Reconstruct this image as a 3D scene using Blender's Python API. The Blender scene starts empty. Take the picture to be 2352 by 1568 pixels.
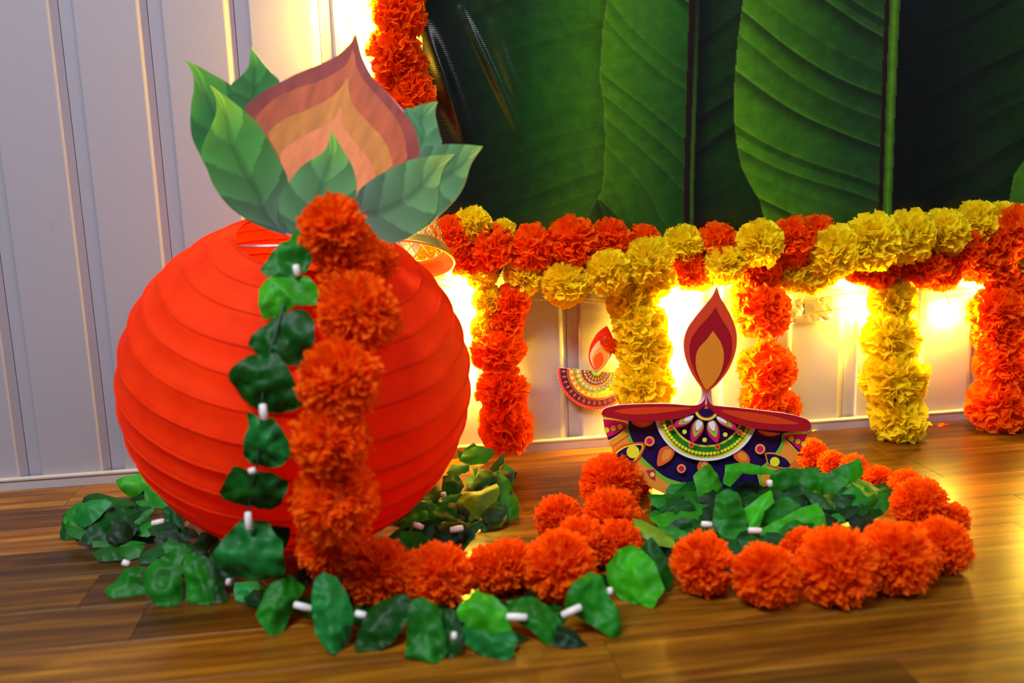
import bpy, bmesh, math, random
import numpy as np
from mathutils import Vector, Matrix, noise
from mathutils.geometry import delaunay_2d_cdt
random.seed(7); np.random.seed(7)
S = bpy.context.scene
COL = S.collection
PI = math.pi

# ------------------------------------------------------------------ camera, world, lights, exposure
YAW, PITCH, ROLL = 0.13781, 0.1817, -0.03194
FPX, CX, CY = 2080.0, 1176.0, 784.0
CAM = Vector((0.0, -1.20666, 0.38))
fw = Vector((math.sin(YAW)*math.cos(PITCH), math.cos(YAW)*math.cos(PITCH), -math.sin(PITCH)))
r0 = Vector((math.cos(YAW), -math.sin(YAW), 0)); u0 = r0.cross(fw)
RT = r0*math.cos(ROLL) + u0*math.sin(ROLL)
UP = -r0*math.sin(ROLL) + u0*math.cos(ROLL)
cd = bpy.data.cameras.new('camera'); cam = bpy.data.objects.new('camera', cd); COL.objects.link(cam)
cam.matrix_world = Matrix(((RT.x, UP.x, -fw.x, CAM.x), (RT.y, UP.y, -fw.y, CAM.y), (RT.z, UP.z, -fw.z, CAM.z), (0, 0, 0, 1)))
cd.sensor_width = 36; cd.lens = FPX/2352*36; cd.clip_start = 0.02
cd.dof.use_dof = True; cd.dof.focus_distance = 1.12; cd.dof.aperture_fstop = 3.4
S.camera = cam
S.view_settings.view_transform = 'Standard'; S.view_settings.look = 'None'
S.view_settings.gamma = 1; S.view_settings.use_curve_mapping = False
S.view_settings.exposure = 0.28

W = bpy.data.worlds.new('room_air'); S.world = W; W.use_nodes = True
W.node_tree.nodes['Background'].inputs[0].default_value = (0.6, 0.6, 0.8, 1)
W.node_tree.nodes['Background'].inputs[1].default_value = 0.16

def area(name, loc, target, sx, sy, power, col):
    d = bpy.data.lights.new(name, 'AREA'); d.shape = 'RECTANGLE'; d.size = sx; d.size_y = sy
    d.energy = power; d.color = col
    o = bpy.data.objects.new(name, d); COL.objects.link(o); o.location = loc
    o.rotation_euler = (Vector(target)-Vector(loc)).to_track_quat('-Z', 'Y').to_euler()
    return o
area('ceiling_tube_light', (-0.9, -1.5, 2.3), (0, -0.1, 0.2), 1.2, 0.5, 66, (0.79, 0.86, 1.0))
area('ceiling_panel_light', (1.6, -1.9, 2.4), (0.5, -0.1, 0.1), 0.8, 0.8, 16, (0.95, 0.93, 1.0))
BULB = (1.0, 0.66, 0.06)
BULB_E = 2100.0

# ------------------------------------------------------------------ helpers
def lin(c):
    return tuple((x/255/12.92 if x/255 <= 0.04045 else ((x/255+0.055)/1.055)**2.4) for x in c)
def ray(px, py):
    return (fw + RT*((px-CX)/FPX) - UP*((py-CY)/FPX)).normalized()
def on_plane(px, py, p0, n):
    d = ray(px, py); return CAM + d*((Vector(p0)-CAM).dot(n)/d.dot(n))
def on_floor(px, py, z=0.0):
    return on_plane(px, py, (0, 0, z), Vector((0, 0, 1)))
def on_wall(px, py, y=0.0):
    return on_plane(px, py, (0, y, 0), Vector((0, 1, 0)))
def depth_of(p): return (Vector(p)-CAM).dot(fw)

def link(name, me, mat=None, parent=None):
    o = bpy.data.objects.new(name, me); COL.objects.link(o)
    if mat is not None and not me.materials: me.materials.append(mat)
    if parent is not None: o.parent = parent
    return o
def mk(name, V, F, mat, parent=None, smooth=True, colors=None):
    me = bpy.data.meshes.new(name)
    me.from_pydata([tuple(v) for v in V], [], F); me.update()
    if smooth: me.shade_smooth()
    if colors is not None:
        a = me.color_attributes.new('col', 'FLOAT_COLOR', 'POINT')
        arr = np.ones((len(V), 4), dtype=np.float32); arr[:, :3] = np.array(colors, dtype=np.float32).reshape(-1, 3)
        a.data.foreach_set('color', arr.ravel())
    return link(name, me, mat, parent)
def empty(name, loc=(0, 0, 0), label=None, cat=None, group=None):
    o = bpy.data.objects.new(name, None); COL.objects.link(o); o.location = loc; o.empty_display_size = 0.02
    if label: o['label'] = label
    if cat: o['category'] = cat
    if group: o['group'] = group
    return o
def under(root, o):            # parent while keeping the world place
    o.parent = root; o.matrix_parent_inverse = Matrix.Translation(root.location).inverted()
    return o
def tube(pts, r, n=6, closed=False):
    V, F = [], []; pts = [Vector(p) for p in pts]; m = len(pts)
    for i, p in enumerate(pts):
        a = pts[(i-1) % m] if (closed or i > 0) else p; b = pts[(i+1) % m] if (closed or i < m-1) else p
        t = (b-a).normalized(); s = t.cross(Vector((0, 0, 1)))
        if s.length < 1e-3: s = t.cross(Vector((1, 0, 0)))
        s.normalize(); q = s.cross(t)
        for k in range(n):
            an = 2*PI*k/n; V.append(p + s*(r*math.cos(an)) + q*(r*math.sin(an)))
    for i in range(m if closed else m-1):
        j = (i+1) % m
        for k in range(n): F.append((i*n+k, i*n+(k+1) % n, j*n+(k+1) % n, j*n+k))
    if not closed: F.append(tuple(range(n))[::-1]); F.append(tuple((m-1)*n+k for k in range(n)))
    return V, F
def merge(parts):
    V, F = [], []
    for v, f in parts:
        b = len(V); V += list(v); F += [tuple(i+b for i in x) for x in f]
    return V, F
def box(x0, x1, y0, y1, z0, z1):
    V = [(x, y, z) for z in (z0, z1) for y in (y0, y1) for x in (x0, x1)]
    return V, [(0, 2, 3, 1), (4, 5, 7, 6), (0, 1, 5, 4), (2, 6, 7, 3), (0, 4, 6, 2), (1, 3, 7, 5)]
def catmull(P, n=6, closed=False):
    out = []; m = len(P)
    for i in range(m if closed else m-1):
        g = (lambda k: P[k % m]) if closed else (lambda k: P[min(max(k, 0), m-1)])
        a, b, c, d = g(i-1), g(i), g(i+1), g(i+2)
        for k in range(n):
            t = k/n
            out.append(tuple(0.5*(2*b[j]+(c[j]-a[j])*t+(2*a[j]-5*b[j]+4*c[j]-d[j])*t*t+(3*b[j]-a[j]-3*c[j]+d[j])*t**3) for j in range(len(b))))
    if not closed: out.append(tuple(P[-1]))
    return out
def inside(pt, poly):
    x, y = pt; c = False; j = len(poly)-1
    for i in range(len(poly)):
        xi, yi = poly[i]; xj, yj = poly[j]
        if (yi > y) != (yj > y) and x < (xj-xi)*(y-yi)/(yj-yi)+xi: c = not c
        j = i
    return c
def fill(poly, step=None):
    """triangulate a 2-D outline, with inner points on a jittered grid when step is given"""
    n = len(poly); pts = [Vector(p) for p in poly]
    if step:
        xs = [p[0] for p in poly]; ys = [p[1] for p in poly]
        y = min(ys)+step*0.5; row = 0
        while y < max(ys):
            x = min(xs)+step*(0.5 if row % 2 else 0.9)
            while x < max(xs):
                q = (x+random.uniform(-.15, .15)*step, y+random.uniform(-.15, .15)*step)
                if inside(q, poly) and min((q[0]-a[0])**2+(q[1]-a[1])**2 for a in poly) > (0.45*step)**2: pts.append(Vector(q))
                x += step
            y += step*0.87; row += 1
    r = delaunay_2d_cdt(pts, [], [list(range(n))], 1, 1e-5)
    return [tuple(v) for v in r[0]], [tuple(f) for f in r[2]]

# ------------------------------------------------------------------ materials
def new_mat(name):
    m = bpy.data.materials.new(name); m.use_nodes = True
    nt = m.node_tree; b = nt.nodes['Principled BSDF']; return m, nt, b
def N(nt, typ, **kw):
    n = nt.nodes.new(typ)
    for k, v in kw.items():
        if hasattr(n, k): setattr(n, k, v)
        else: n.inputs[k.replace('_', ' ')].default_value = v
    return n
def plain(name, col, rough=0.5, metal=0.0, spec=0.5, bump=0.0, bscale=200.0):
    m, nt, b = new_mat(name)
    b.inputs['Base Color'].default_value = (*col, 1); b.inputs['Roughness'].default_value = rough
    b.inputs['Metallic'].default_value = metal; b.inputs['Specular IOR Level'].default_value = spec
    tc = N(nt, 'ShaderNodeTexCoord'); no = N(nt, 'ShaderNodeTexNoise', Scale=bscale, Detail=4.0)
    nt.links.new(tc.outputs['Object'], no.inputs['Vector'])
    hs = N(nt, 'ShaderNodeHueSaturation'); hs.inputs['Color'].default_value = (*col, 1)
    mr = N(nt, 'ShaderNodeMapRange'); mr.inputs[3].default_value = 0.9; mr.inputs[4].default_value = 1.1
    nt.links.new(no.outputs['Fac'], mr.inputs[0]); nt.links.new(mr.outputs[0], hs.inputs['Value'])
    nt.links.new(hs.outputs[0], b.inputs['Base Color'])
    if bump:
        bp = N(nt, 'ShaderNodeBump', Strength=bump, Distance=0.001); nt.links.new(no.outputs['Fac'], bp.inputs['Height'])
        nt.links.new(bp.outputs[0], b.inputs['Normal'])
    return m
def printed(name, rough=0.35, spec=0.5, weave=False, coat=0.0):
    """ink print: colour lives in the mesh's colour attribute"""
    m, nt, b = new_mat(name)
    at = N(nt, 'ShaderNodeAttribute', attribute_name='col'); tc = N(nt, 'ShaderNodeTexCoord')
    no = N(nt, 'ShaderNodeTexNoise', Scale=60.0 if weave else 400.0, Detail=6.0)
    nt.links.new(tc.outputs['Object'], no.inputs['Vector'])
    mr = N(nt, 'ShaderNodeMapRange'); mr.inputs[1].default_value = .3; mr.inputs[2].default_value = .7
    mr.inputs[3].default_value = 0.8 if weave else 0.96; mr.inputs[4].default_value = 1.2 if weave else 1.04
    nt.links.new(no.outputs['Fac'], mr.inputs[0])
    hs = N(nt, 'ShaderNodeHueSaturation'); nt.links.new(at.outputs['Color'], hs.inputs['Color']); nt.links.new(mr.outputs[0], hs.inputs['Value'])
    nt.links.new(hs.outputs[0], b.inputs['Base Color'])
    b.inputs['Roughness'].default_value = rough; b.inputs['Specular IOR Level'].default_value = spec
    b.inputs['Coat Weight'].default_value = coat; b.inputs['Coat Roughness'].default_value = 0.25
    if weave:
        wv = N(nt, 'ShaderNodeTexWave', Scale=120.0, Distortion=1.2, Detail=1.0); wv.bands_direction = 'Z'
        nt.links.new(tc.outputs['Object'], wv.inputs['Vector'])
        n2 = N(nt, 'ShaderNodeTexNoise', Scale=900.0, Detail=2.0); nt.links.new(tc.outputs['Object'], n2.inputs['Vector'])
        ad = N(nt, 'ShaderNodeMath', operation='ADD'); nt.links.new(wv.outputs['Fac'], ad.inputs[0]); nt.links.new(n2.outputs['Fac'], ad.inputs[1])
        bp = N(nt, 'ShaderNodeBump', Strength=0.2, Distance=0.0005); nt.links.new(ad.outputs[0], bp.inputs['Height'])
        nt.links.new(bp.outputs[0], b.inputs['Normal'])
    return m
def tissue(name, col, col2, transl=0.45, rough=0.45, spec=0.4, attr=False, bump=0.0, bscale=60):
    """thin paper, cloth or film: reflects and lets light through"""
    m, nt, b = new_mat(name); out = nt.nodes['Material Output']
    tc = N(nt, 'ShaderNodeTexCoord'); no = N(nt, 'ShaderNodeTexNoise', Scale=float(bscale), Detail=5.0)
    nt.links.new(tc.outputs['Object'], no.inputs['Vector'])
    if attr:
        at = N(nt, 'ShaderNodeAttribute', attribute_name='col'); mr = N(nt, 'ShaderNodeMapRange')
        mr.inputs[1].default_value = .3; mr.inputs[2].default_value = .7; mr.inputs[3].default_value = .75; mr.inputs[4].default_value = 1.25
        nt.links.new(no.outputs['Fac'], mr.inputs[0])
        hs = N(nt, 'ShaderNodeHueSaturation'); nt.links.new(at.outputs['Color'], hs.inputs['Color']); nt.links.new(mr.outputs[0], hs.inputs['Value'])
        src = hs.outputs[0]
    else:
        mx = N(nt, 'ShaderNodeMix', data_type='RGBA'); mx.inputs[6].default_value = (*col, 1); mx.inputs[7].default_value = (*col2, 1)
        mr = N(nt, 'ShaderNodeMapRange'); mr.inputs[1].default_value = .35; mr.inputs[2].default_value = .65
        nt.links.new(no.outputs['Fac'], mr.inputs[0]); nt.links.new(mr.outputs[0], mx.inputs[0]); src = mx.outputs[2]
    nt.links.new(src, b.inputs['Base Color'])
    b.inputs['Roughness'].default_value = rough; b.inputs['Specular IOR Level'].default_value = spec
    tr = N(nt, 'ShaderNodeBsdfTranslucent'); nt.links.new(src, tr.inputs['Color'])
    ms = N(nt, 'ShaderNodeMixShader'); ms.inputs[0].default_value = transl
    nt.links.new(b.outputs[0], ms.inputs[1]); nt.links.new(tr.outputs[0], ms.inputs[2]); nt.links.new(ms.outputs[0], out.inputs[0])
    if bump:
        bp = N(nt, 'ShaderNodeBump', Strength=bump, Distance=0.003); nt.links.new(no.outputs['Fac'], bp.inputs['Height'])
        nt.links.new(bp.outputs[0], b.inputs['Normal']); nt.links.new(bp.outputs[0], tr.inputs['Normal'])
    return m
def emis(name, col, strength):
    m = bpy.data.materials.new(name); m.use_nodes = True; nt = m.node_tree
    nt.nodes.remove(nt.nodes['Principled BSDF']); e = nt.nodes.new('ShaderNodeEmission')
    e.inputs[0].default_value = (*col, 1); e.inputs[1].default_value = strength
    nt.links.new(e.outputs[0], nt.nodes['Material Output'].inputs[0]); return m

def wall_mat():
    m, nt, b = new_mat('painted wall panel')
    ge = N(nt, 'ShaderNodeNewGeometry'); mp = N(nt, 'ShaderNodeMapping'); mp.inputs['Scale'].default_value = (1, 1, 0.06)
    nt.links.new(ge.outputs['Position'], mp.inputs['Vector'])
    gr = N(nt, 'ShaderNodeTexNoise', Scale=900.0, Detail=3.0); nt.links.new(mp.outputs[0], gr.inputs['Vector'])
    st = N(nt, 'ShaderNodeTexNoise', Scale=9.0, Detail=8.0, Roughness=0.65); nt.links.new(ge.outputs['Position'], st.inputs['Vector'])
    st2 = N(nt, 'ShaderNodeTexNoise', Scale=60.0, Detail=8.0, Roughness=0.7); nt.links.new(ge.outputs['Position'], st2.inputs['Vector'])
    r1 = N(nt, 'ShaderNodeMapRange'); r1.inputs[1].default_value = .60; r1.inputs[2].default_value = .74
    nt.links.new(st.outputs['Fac'], r1.inputs[0])
    r2 = N(nt, 'ShaderNodeMapRange'); r2.inputs[1].default_value = .52; r2.inputs[2].default_value = .68
    nt.links.new(st2.outputs['Fac'], r2.inputs[0])
    mu = N(nt, 'ShaderNodeMath', operation='MULTIPLY'); nt.links.new(r1.outputs[0], mu.inputs[0]); nt.links.new(r2.outputs[0], mu.inputs[1])
    mx = N(nt, 'ShaderNodeMix', data_type='RGBA'); mx.inputs[6].default_value = (.342, .314, .336, 1); mx.inputs[7].default_value = (.20, .165, .10, 1)
    nt.links.new(mu.outputs[0], mx.inputs[0]); nt.links.new(mx.outputs[2], b.inputs['Base Color'])
    b.inputs['Roughness'].default_value = .42; b.inputs['Specular IOR Level'].default_value = .35
    bp = N(nt, 'ShaderNodeBump', Strength=0.12, Distance=0.0006); nt.links.new(gr.outputs['Fac'], bp.inputs['Height']); nt.links.new(bp.outputs[0], b.inputs['Normal'])
    return m
def wood_mat():
    m, nt, b = new_mat('laminated floor wood')
    ge = N(nt, 'ShaderNodeNewGeometry'); oi = N(nt, 'ShaderNodeObjectInfo')
    mp = N(nt, 'ShaderNodeMapping'); mp.inputs['Scale'].default_value = (1.0, 16, 16)
    nt.links.new(ge.outputs['Position'], mp.inputs['Vector'])
    g = N(nt, 'ShaderNodeTexNoise', Scale=5.0, Detail=7.0, Roughness=0.62, Distortion=0.6); g.noise_dimensions = '4D'
    nt.links.new(mp.outputs[0], g.inputs['Vector'])
    m9 = N(nt, 'ShaderNodeMath', operation='MULTIPLY'); m9.inputs[1].default_value = 40; nt.links.new(oi.outputs['Random'], m9.inputs[0]); nt.links.new(m9.outputs[0], g.inputs['W'])
    cr = N(nt, 'ShaderNodeValToRGB'); e = cr.color_ramp.elements
    e[0].position = .28; e[0].color = (.040, .009, .001, 1); e[1].position = .72; e[1].color = (.37, .155, .006, 1)
    e2 = cr.color_ramp.elements.new(.5); e2.color = (.165, .057, .003, 1)
    nt.links.new(g.outputs['Fac'], cr.inputs[0])
    hs = N(nt, 'ShaderNodeHueSaturation'); mr = N(nt, 'ShaderNodeMapRange'); mr.inputs[3].default_value = .42; mr.inputs[4].default_value = 1.3
    nt.links.new(oi.outputs['Random'], mr.inputs[0]); nt.links.new(mr.outputs[0], hs.inputs['Value']); nt.links.new(cr.outputs[0], hs.inputs['Color'])
    nt.links.new(hs.outputs[0], b.inputs['Base Color'])
    b.inputs['Roughness'].default_value = .3; b.inputs['Specular IOR Level'].default_value = .22
    bp = N(nt, 'ShaderNodeBump', Strength=0.08, Distance=0.0008); nt.links.new(g.outputs['Fac'], bp.inputs['Height']); nt.links.new(bp.outputs[0], b.inputs['Normal'])
    return m

M_wall = wall_mat(); M_wood = wood_mat()
M_dark = plain('dark gap', (.03, .02, .02), .9)
M_base = plain('white skirting paint', (.46, .41, .38), .4, bump=.2, bscale=90)
M_paper = tissue('red rice paper', (.95, .055, .003), (.88, .038, .002), .38, .7, .12, bump=.25, bscale=28)
M_wire = plain('steel wire', (.5, .5, .5), .3, 1.0)
M_orange = tissue('orange tissue petals', (1.0, .19, .003), (1.0, .12, .001), .46, .55, .08, bscale=25)
M_yellow = tissue('yellow tissue petals', (1.0, .87, .016), (1.0, .76, .006), .4, .55, .12, bscale=25)
M_cord = plain('dark green cord', (.01, .05, .02), .5)
M_leaf = tissue('green cloth leaf', None, None, .2, .5, .28, attr=True, bump=.7, bscale=38)
M_bead = plain('white straw bead', (.78, .74, .66), .4)
M_print = printed('glossy card print', .45, .35)
M_cardprint = printed('laminated card print', .4, .4)
M_banner = printed('banner vinyl print', .24, .5, weave=True)
M_card = plain('white card edge', (.75, .72, .70), .6)
M_gold = plain('polished gold metal', (1.0, .70, .14), .38, .9)
M_copper = plain('clear copper fairy wire', (.75, .52, .22), .3, .6)
M_bulb = emis('warm fairy bulb', BULB, BULB_E)
M_board = plain('mdf board', (.55, .42, .28), .7)

# ------------------------------------------------------------------ setting
RIB0, RIBP = -0.46473, 0.10263
wall = mk('wall_back', *box(-1.3, 2.6, .0075, .03, 0, 1.6), M_dark, smooth=False); wall['kind'] = 'structure'
def panel_mesh():
    prof = [(0.0004, .0075), (0.0004, .006), (.0150, .006), (.0185, .0004), (.0195, 0), (.0905, 0), (.0920, .0004), (RIBP-.0004-.0, .006), (RIBP-.0004, .0075)]
    V = []; F = []
    for x, y in prof: V += [(x, y, .0), (x, y, 1.6)]
    for i in range(len(prof)-1): F.append((2*i, 2*i+2, 2*i+3, 2*i+1))
    me = bpy.data.meshes.new('panel'); me.from_pydata(V, [], F); me.update(); me.materials.append(M_wall); return me
pm = panel_mesh()
for k in range(-5, 21):
    o = link('panel', pm, None, wall); o.location = (RIB0+RIBP*k-.0090, 0, 0)
bb = mk('baseboard_back', *box(-1.3, 2.6, -.009, 0, 0, .0128), M_base, smooth=False); bb['kind'] = 'structure'
mk('moulding_lip', *box(-1.3, 2.6, -.0105, 0, .0128, .0148), M_base, bb, smooth=False)

floor = mk('floor', *box(-1.5, 2.8, -2.2, 0.03, -.03, -.004), M_dark, smooth=False); floor['kind'] = 'structure'
PW = .074
def plank_mesh(L):
    b = .0002; h = .004
    V = [(0, 0, -h), (L, 0, -h), (L, PW, -h), (0, PW, -h), (0, 0, -b), (L, 0, -b), (L, PW, -b), (0, PW, -b), (b, b, 0), (L-b, b, 0), (L-b, PW-b, 0), (b, PW-b, 0)]
    F = [(0, 1, 5, 4), (1, 2, 6, 5), (2, 3, 7, 6), (3, 0, 4, 7), (4, 5, 9, 8), (5, 6, 10, 9), (6, 7, 11, 10), (7, 4, 8, 11), (8, 9, 10, 11)]
    me = bpy.data.meshes.new('plank'); me.from_pydata(V, [], F); me.update(); me.materials.append(M_wood); return me
lens = [.22, .30, .38, .50]; PM = [plank_mesh(L-.0004) for L in lens]
rp = random.Random(21)
for r in range(17):
    y = -.009-PW*(r+1); x = -1.35+rp.uniform(0, .4)
    xmax = 2.0 if r < 6 else 1.1
    while x < xmax:
        i = rp.randrange(4); o = link('plank', PM[i], None, floor); o.location = (x, y, 0); x += lens[i]

# ------------------------------------------------------------------ marigolds
def pompon(name, seed, n, wide, mat):
    """one strung tissue marigold, radius 1: hundreds of folded petal strips round a core"""
    R = random.Random(seed); V = []; F = []
    ga = PI*(3-math.sqrt(5))
    for i in range(n):
        z = 1-2*(i+.5)/n; th = ga*i+R.uniform(-.25, .25); s = math.sqrt(max(0, 1-z*z))
        d = Vector((s*math.cos(th), s*math.sin(th), z)); d = (d+Vector([R.uniform(-.16, .16) for _ in range(3)])).normalized()
        a = d.orthogonal().normalized(); a.rotate(Matrix.Rotation(R.uniform(0, 2*PI), 3, d)); c = d.cross(a)
        L = R.uniform(.86, 1.0) if R.random() > .06 else R.uniform(1.0, 1.08)
        w = wide*R.uniform(.7, 1.25); fold = w*R.uniform(.1, .6)*R.choice((-1, 1)); bend = R.uniform(-.34, .34)
        b = len(V)
        for t, ww in ((.42, .30), (.78, .8), (1.0, 1.0)):
            o = d*(L*t) + c*(bend*t*t)
            jag = [R.uniform(-.07, .05) if t == 1 else 0 for _ in range(3)]
            for j, q in enumerate((-1, 0, 1)):
                V.append(o + a*(w*ww*q) + c*(fold*ww*(1-abs(q))) + d*jag[j])
        for rr in range(2):
            for cc in range(2):
                k = b+rr*3+cc; F.append((k, k+1, k+4, k+3))
    nseg, nr = 10, 6; b = len(V)
    for i in range(nr+1):
        ph = PI*i/nr
        for j in range(nseg): V.append(Vector((.62*math.sin(ph)*math.cos(2*PI*j/nseg), .62*math.sin(ph)*math.sin(2*PI*j/nseg), .62*math.cos(ph))))
    for i in range(nr):
        for j in range(nseg): F.append((b+i*nseg+j, b+i*nseg+(j+1) % nseg, b+(i+1)*nseg+(j+1) % nseg, b+(i+1)*nseg+j))
    me = bpy.data.meshes.new(name); me.from_pydata([tuple(v) for v in V], [], F); me.update(); me.materials.append(mat); return me
POM = {'o': [pompon('marigold', s, 320, .19, M_orange) for s in (1, 2, 3, 4)],
       'y': [pompon('marigold', s, 320, .19, M_yellow) for s in (5, 6, 7, 8)],
       'f': [pompon('marigold', s, 640, .098, M_orange) for s in (9, 10, 11, 12)]}
rf = random.Random(5)
def flower(root, c, r, kind, sq=None):
    o = link('marigold', rf.choice(POM[kind])); o.location = c
    o.rotation_euler = [rf.uniform(0, 6.28) for _ in range(3)]
    o.scale = [r*rf.uniform(.93, 1.07) for _ in range(3)]
    under(root, o); return o
def garland_cord(root, pts, r=.0014):
    under(root, mk('cord', *tube(catmull(pts, 5), r, 6), M_cord))

def wall_string(label, group, kind, lst, y=None, first_up=None):
    pts = []
    for e in lst:
        px, py, pr = e[:3]; kd = e[3] if len(e) > 3 else kind; off = e[4] if len(e) > 4 else 0
        c = on_wall(px, py, -.03-off); r = pr*depth_of(c)/FPX
        yy = -(r*.92+.006+off); c = on_wall(px, py, yy); r = pr*depth_of(c)/FPX
        pts.append((c, r, kd))
    root = empty('marigold_garland', (pts[-1][0].x, pts[-1][0].y, min(p[0].z for p in pts)), label, 'garland', group)
    for c, r, kd in pts: flower(root, c, r*1.12, kd)
    cp = [tuple(p[0]) for p in pts]
    if first_up: cp = [tuple(on_wall(*first_up, -.02))]+cp
    garland_cord(root, cp)
    return root
G1 = 'marigold strings hanging on the wall'; G2 = 'marigold garlands across the foot of the banner'
wall_string('orange tissue marigold garland running under the leaf print banner', G2, 'o',
  [(1036,543,44),(1066,596,38),(1127,570,50),(1222,572,53),(1313,559,57),(1402,549,47),(1478,553,37),(1580,618,45),(1649,558,46),(1700,600,35),(1741,640,42),
   (1755,610,44),(1815,572,50),(1822,545,48,'o',.02),(1873,541,46),(1928,545,28),(1972,615,36),(2022,616,46),(2070,600,40),(2120,602,54),(2160,625,42),(2206,574,54),(2246,600,48),(2290,562,56),(2285,612,45),(2332,523,46,'o',.02),(2372,545,50)])
wall_string('yellow tissue marigold garland twisted round the orange one under the banner', G2, 'y',
  [(1000,590,40),(1086,517,41),(1108,628,34),(1156,532,28),(1203,634,42),(1299,650,49,'y',.02),(1394,626,51,'y',.03),(1489,602,52,'y',.03),(1500,636,46,'y',.02),(1568,563,44),
   (1610,630,36),(1663,608,46,'y',.02),(1744,560,51,'y',.035),(1816,628,42),(1880,612,50,'y',.01),(1920,578,54,'y',.035),(1860,636,36),(2002,556,60,'y',.035),(2085,543,55,'y',.03),(2168,533,50,'y',.02),(2243,513,46),(2300,505,38),(2345,512,40),(2341,612,36)])
wall_string('orange marigold string beside the red lantern, ending at the skirting', G1, 'o',
  [(1122,690,34,'y'),(1175,692,42),(1160,745,42),(1118,752,34,'y'),(1138,808,52,'o',.01),(1172,800,36),(1153,893,56,'o',.01),(1161,980,59,'o',.01)], first_up=(1160,600))
wall_string('brightly lit yellow marigold string between the two paper oil lamps', G1, 'y',
  [(1452,692,52),(1470,748,57,'y',.01),(1476,800,58,'y',.01),(1478,885,63,'y',.02)], first_up=(1470,620))
wall_string('orange marigold string behind the big paper oil lamp, gaps showing its cord', G1, 'o',
  [(1712,668,30,'y'),(1751,715,62,'o',.01),(1761,848,59,'o',.01),(1752,918,50,'o',.01),(1798,936,38,'o',.01)], first_up=(1750,620))
wall_string('yellow marigold string hanging free right of the big lamp, touching the floor', G1, 'y',
  [(2049,690,52),(2045,778,58,'y',.01),(2053,872,66,'y',.02),(2063,955,61,'y',.03)], first_up=(2050,610))
wall_string('orange marigold string at the right edge of the photo', G1, 'o',
  [(2318,664,48),(2290,715,54,'o',.01),(2345,725,50),(2298,772,56,'o',.01),(2302,840,60,'o',.01),(2345,850,45),(2292,932,64,'o',.02),(2345,925,58,'o',.02)], first_up=(2300,600))
wall_string('orange marigold string hanging along the left edge of the banner', G1, 'o',
  [(915,-260,58,'o',.01),(900,-180,60,'o',.01),(915,-100,60,'o',.01),(905,-25,60,'o',.01),(918,32,60,'o',.02),(905,118,58,'o',.02),(930,150,50,'o',.02),(915,190,50,'o',.01),(948,212,50,'o',.02),(925,255,50,'o',.02)])

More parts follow.
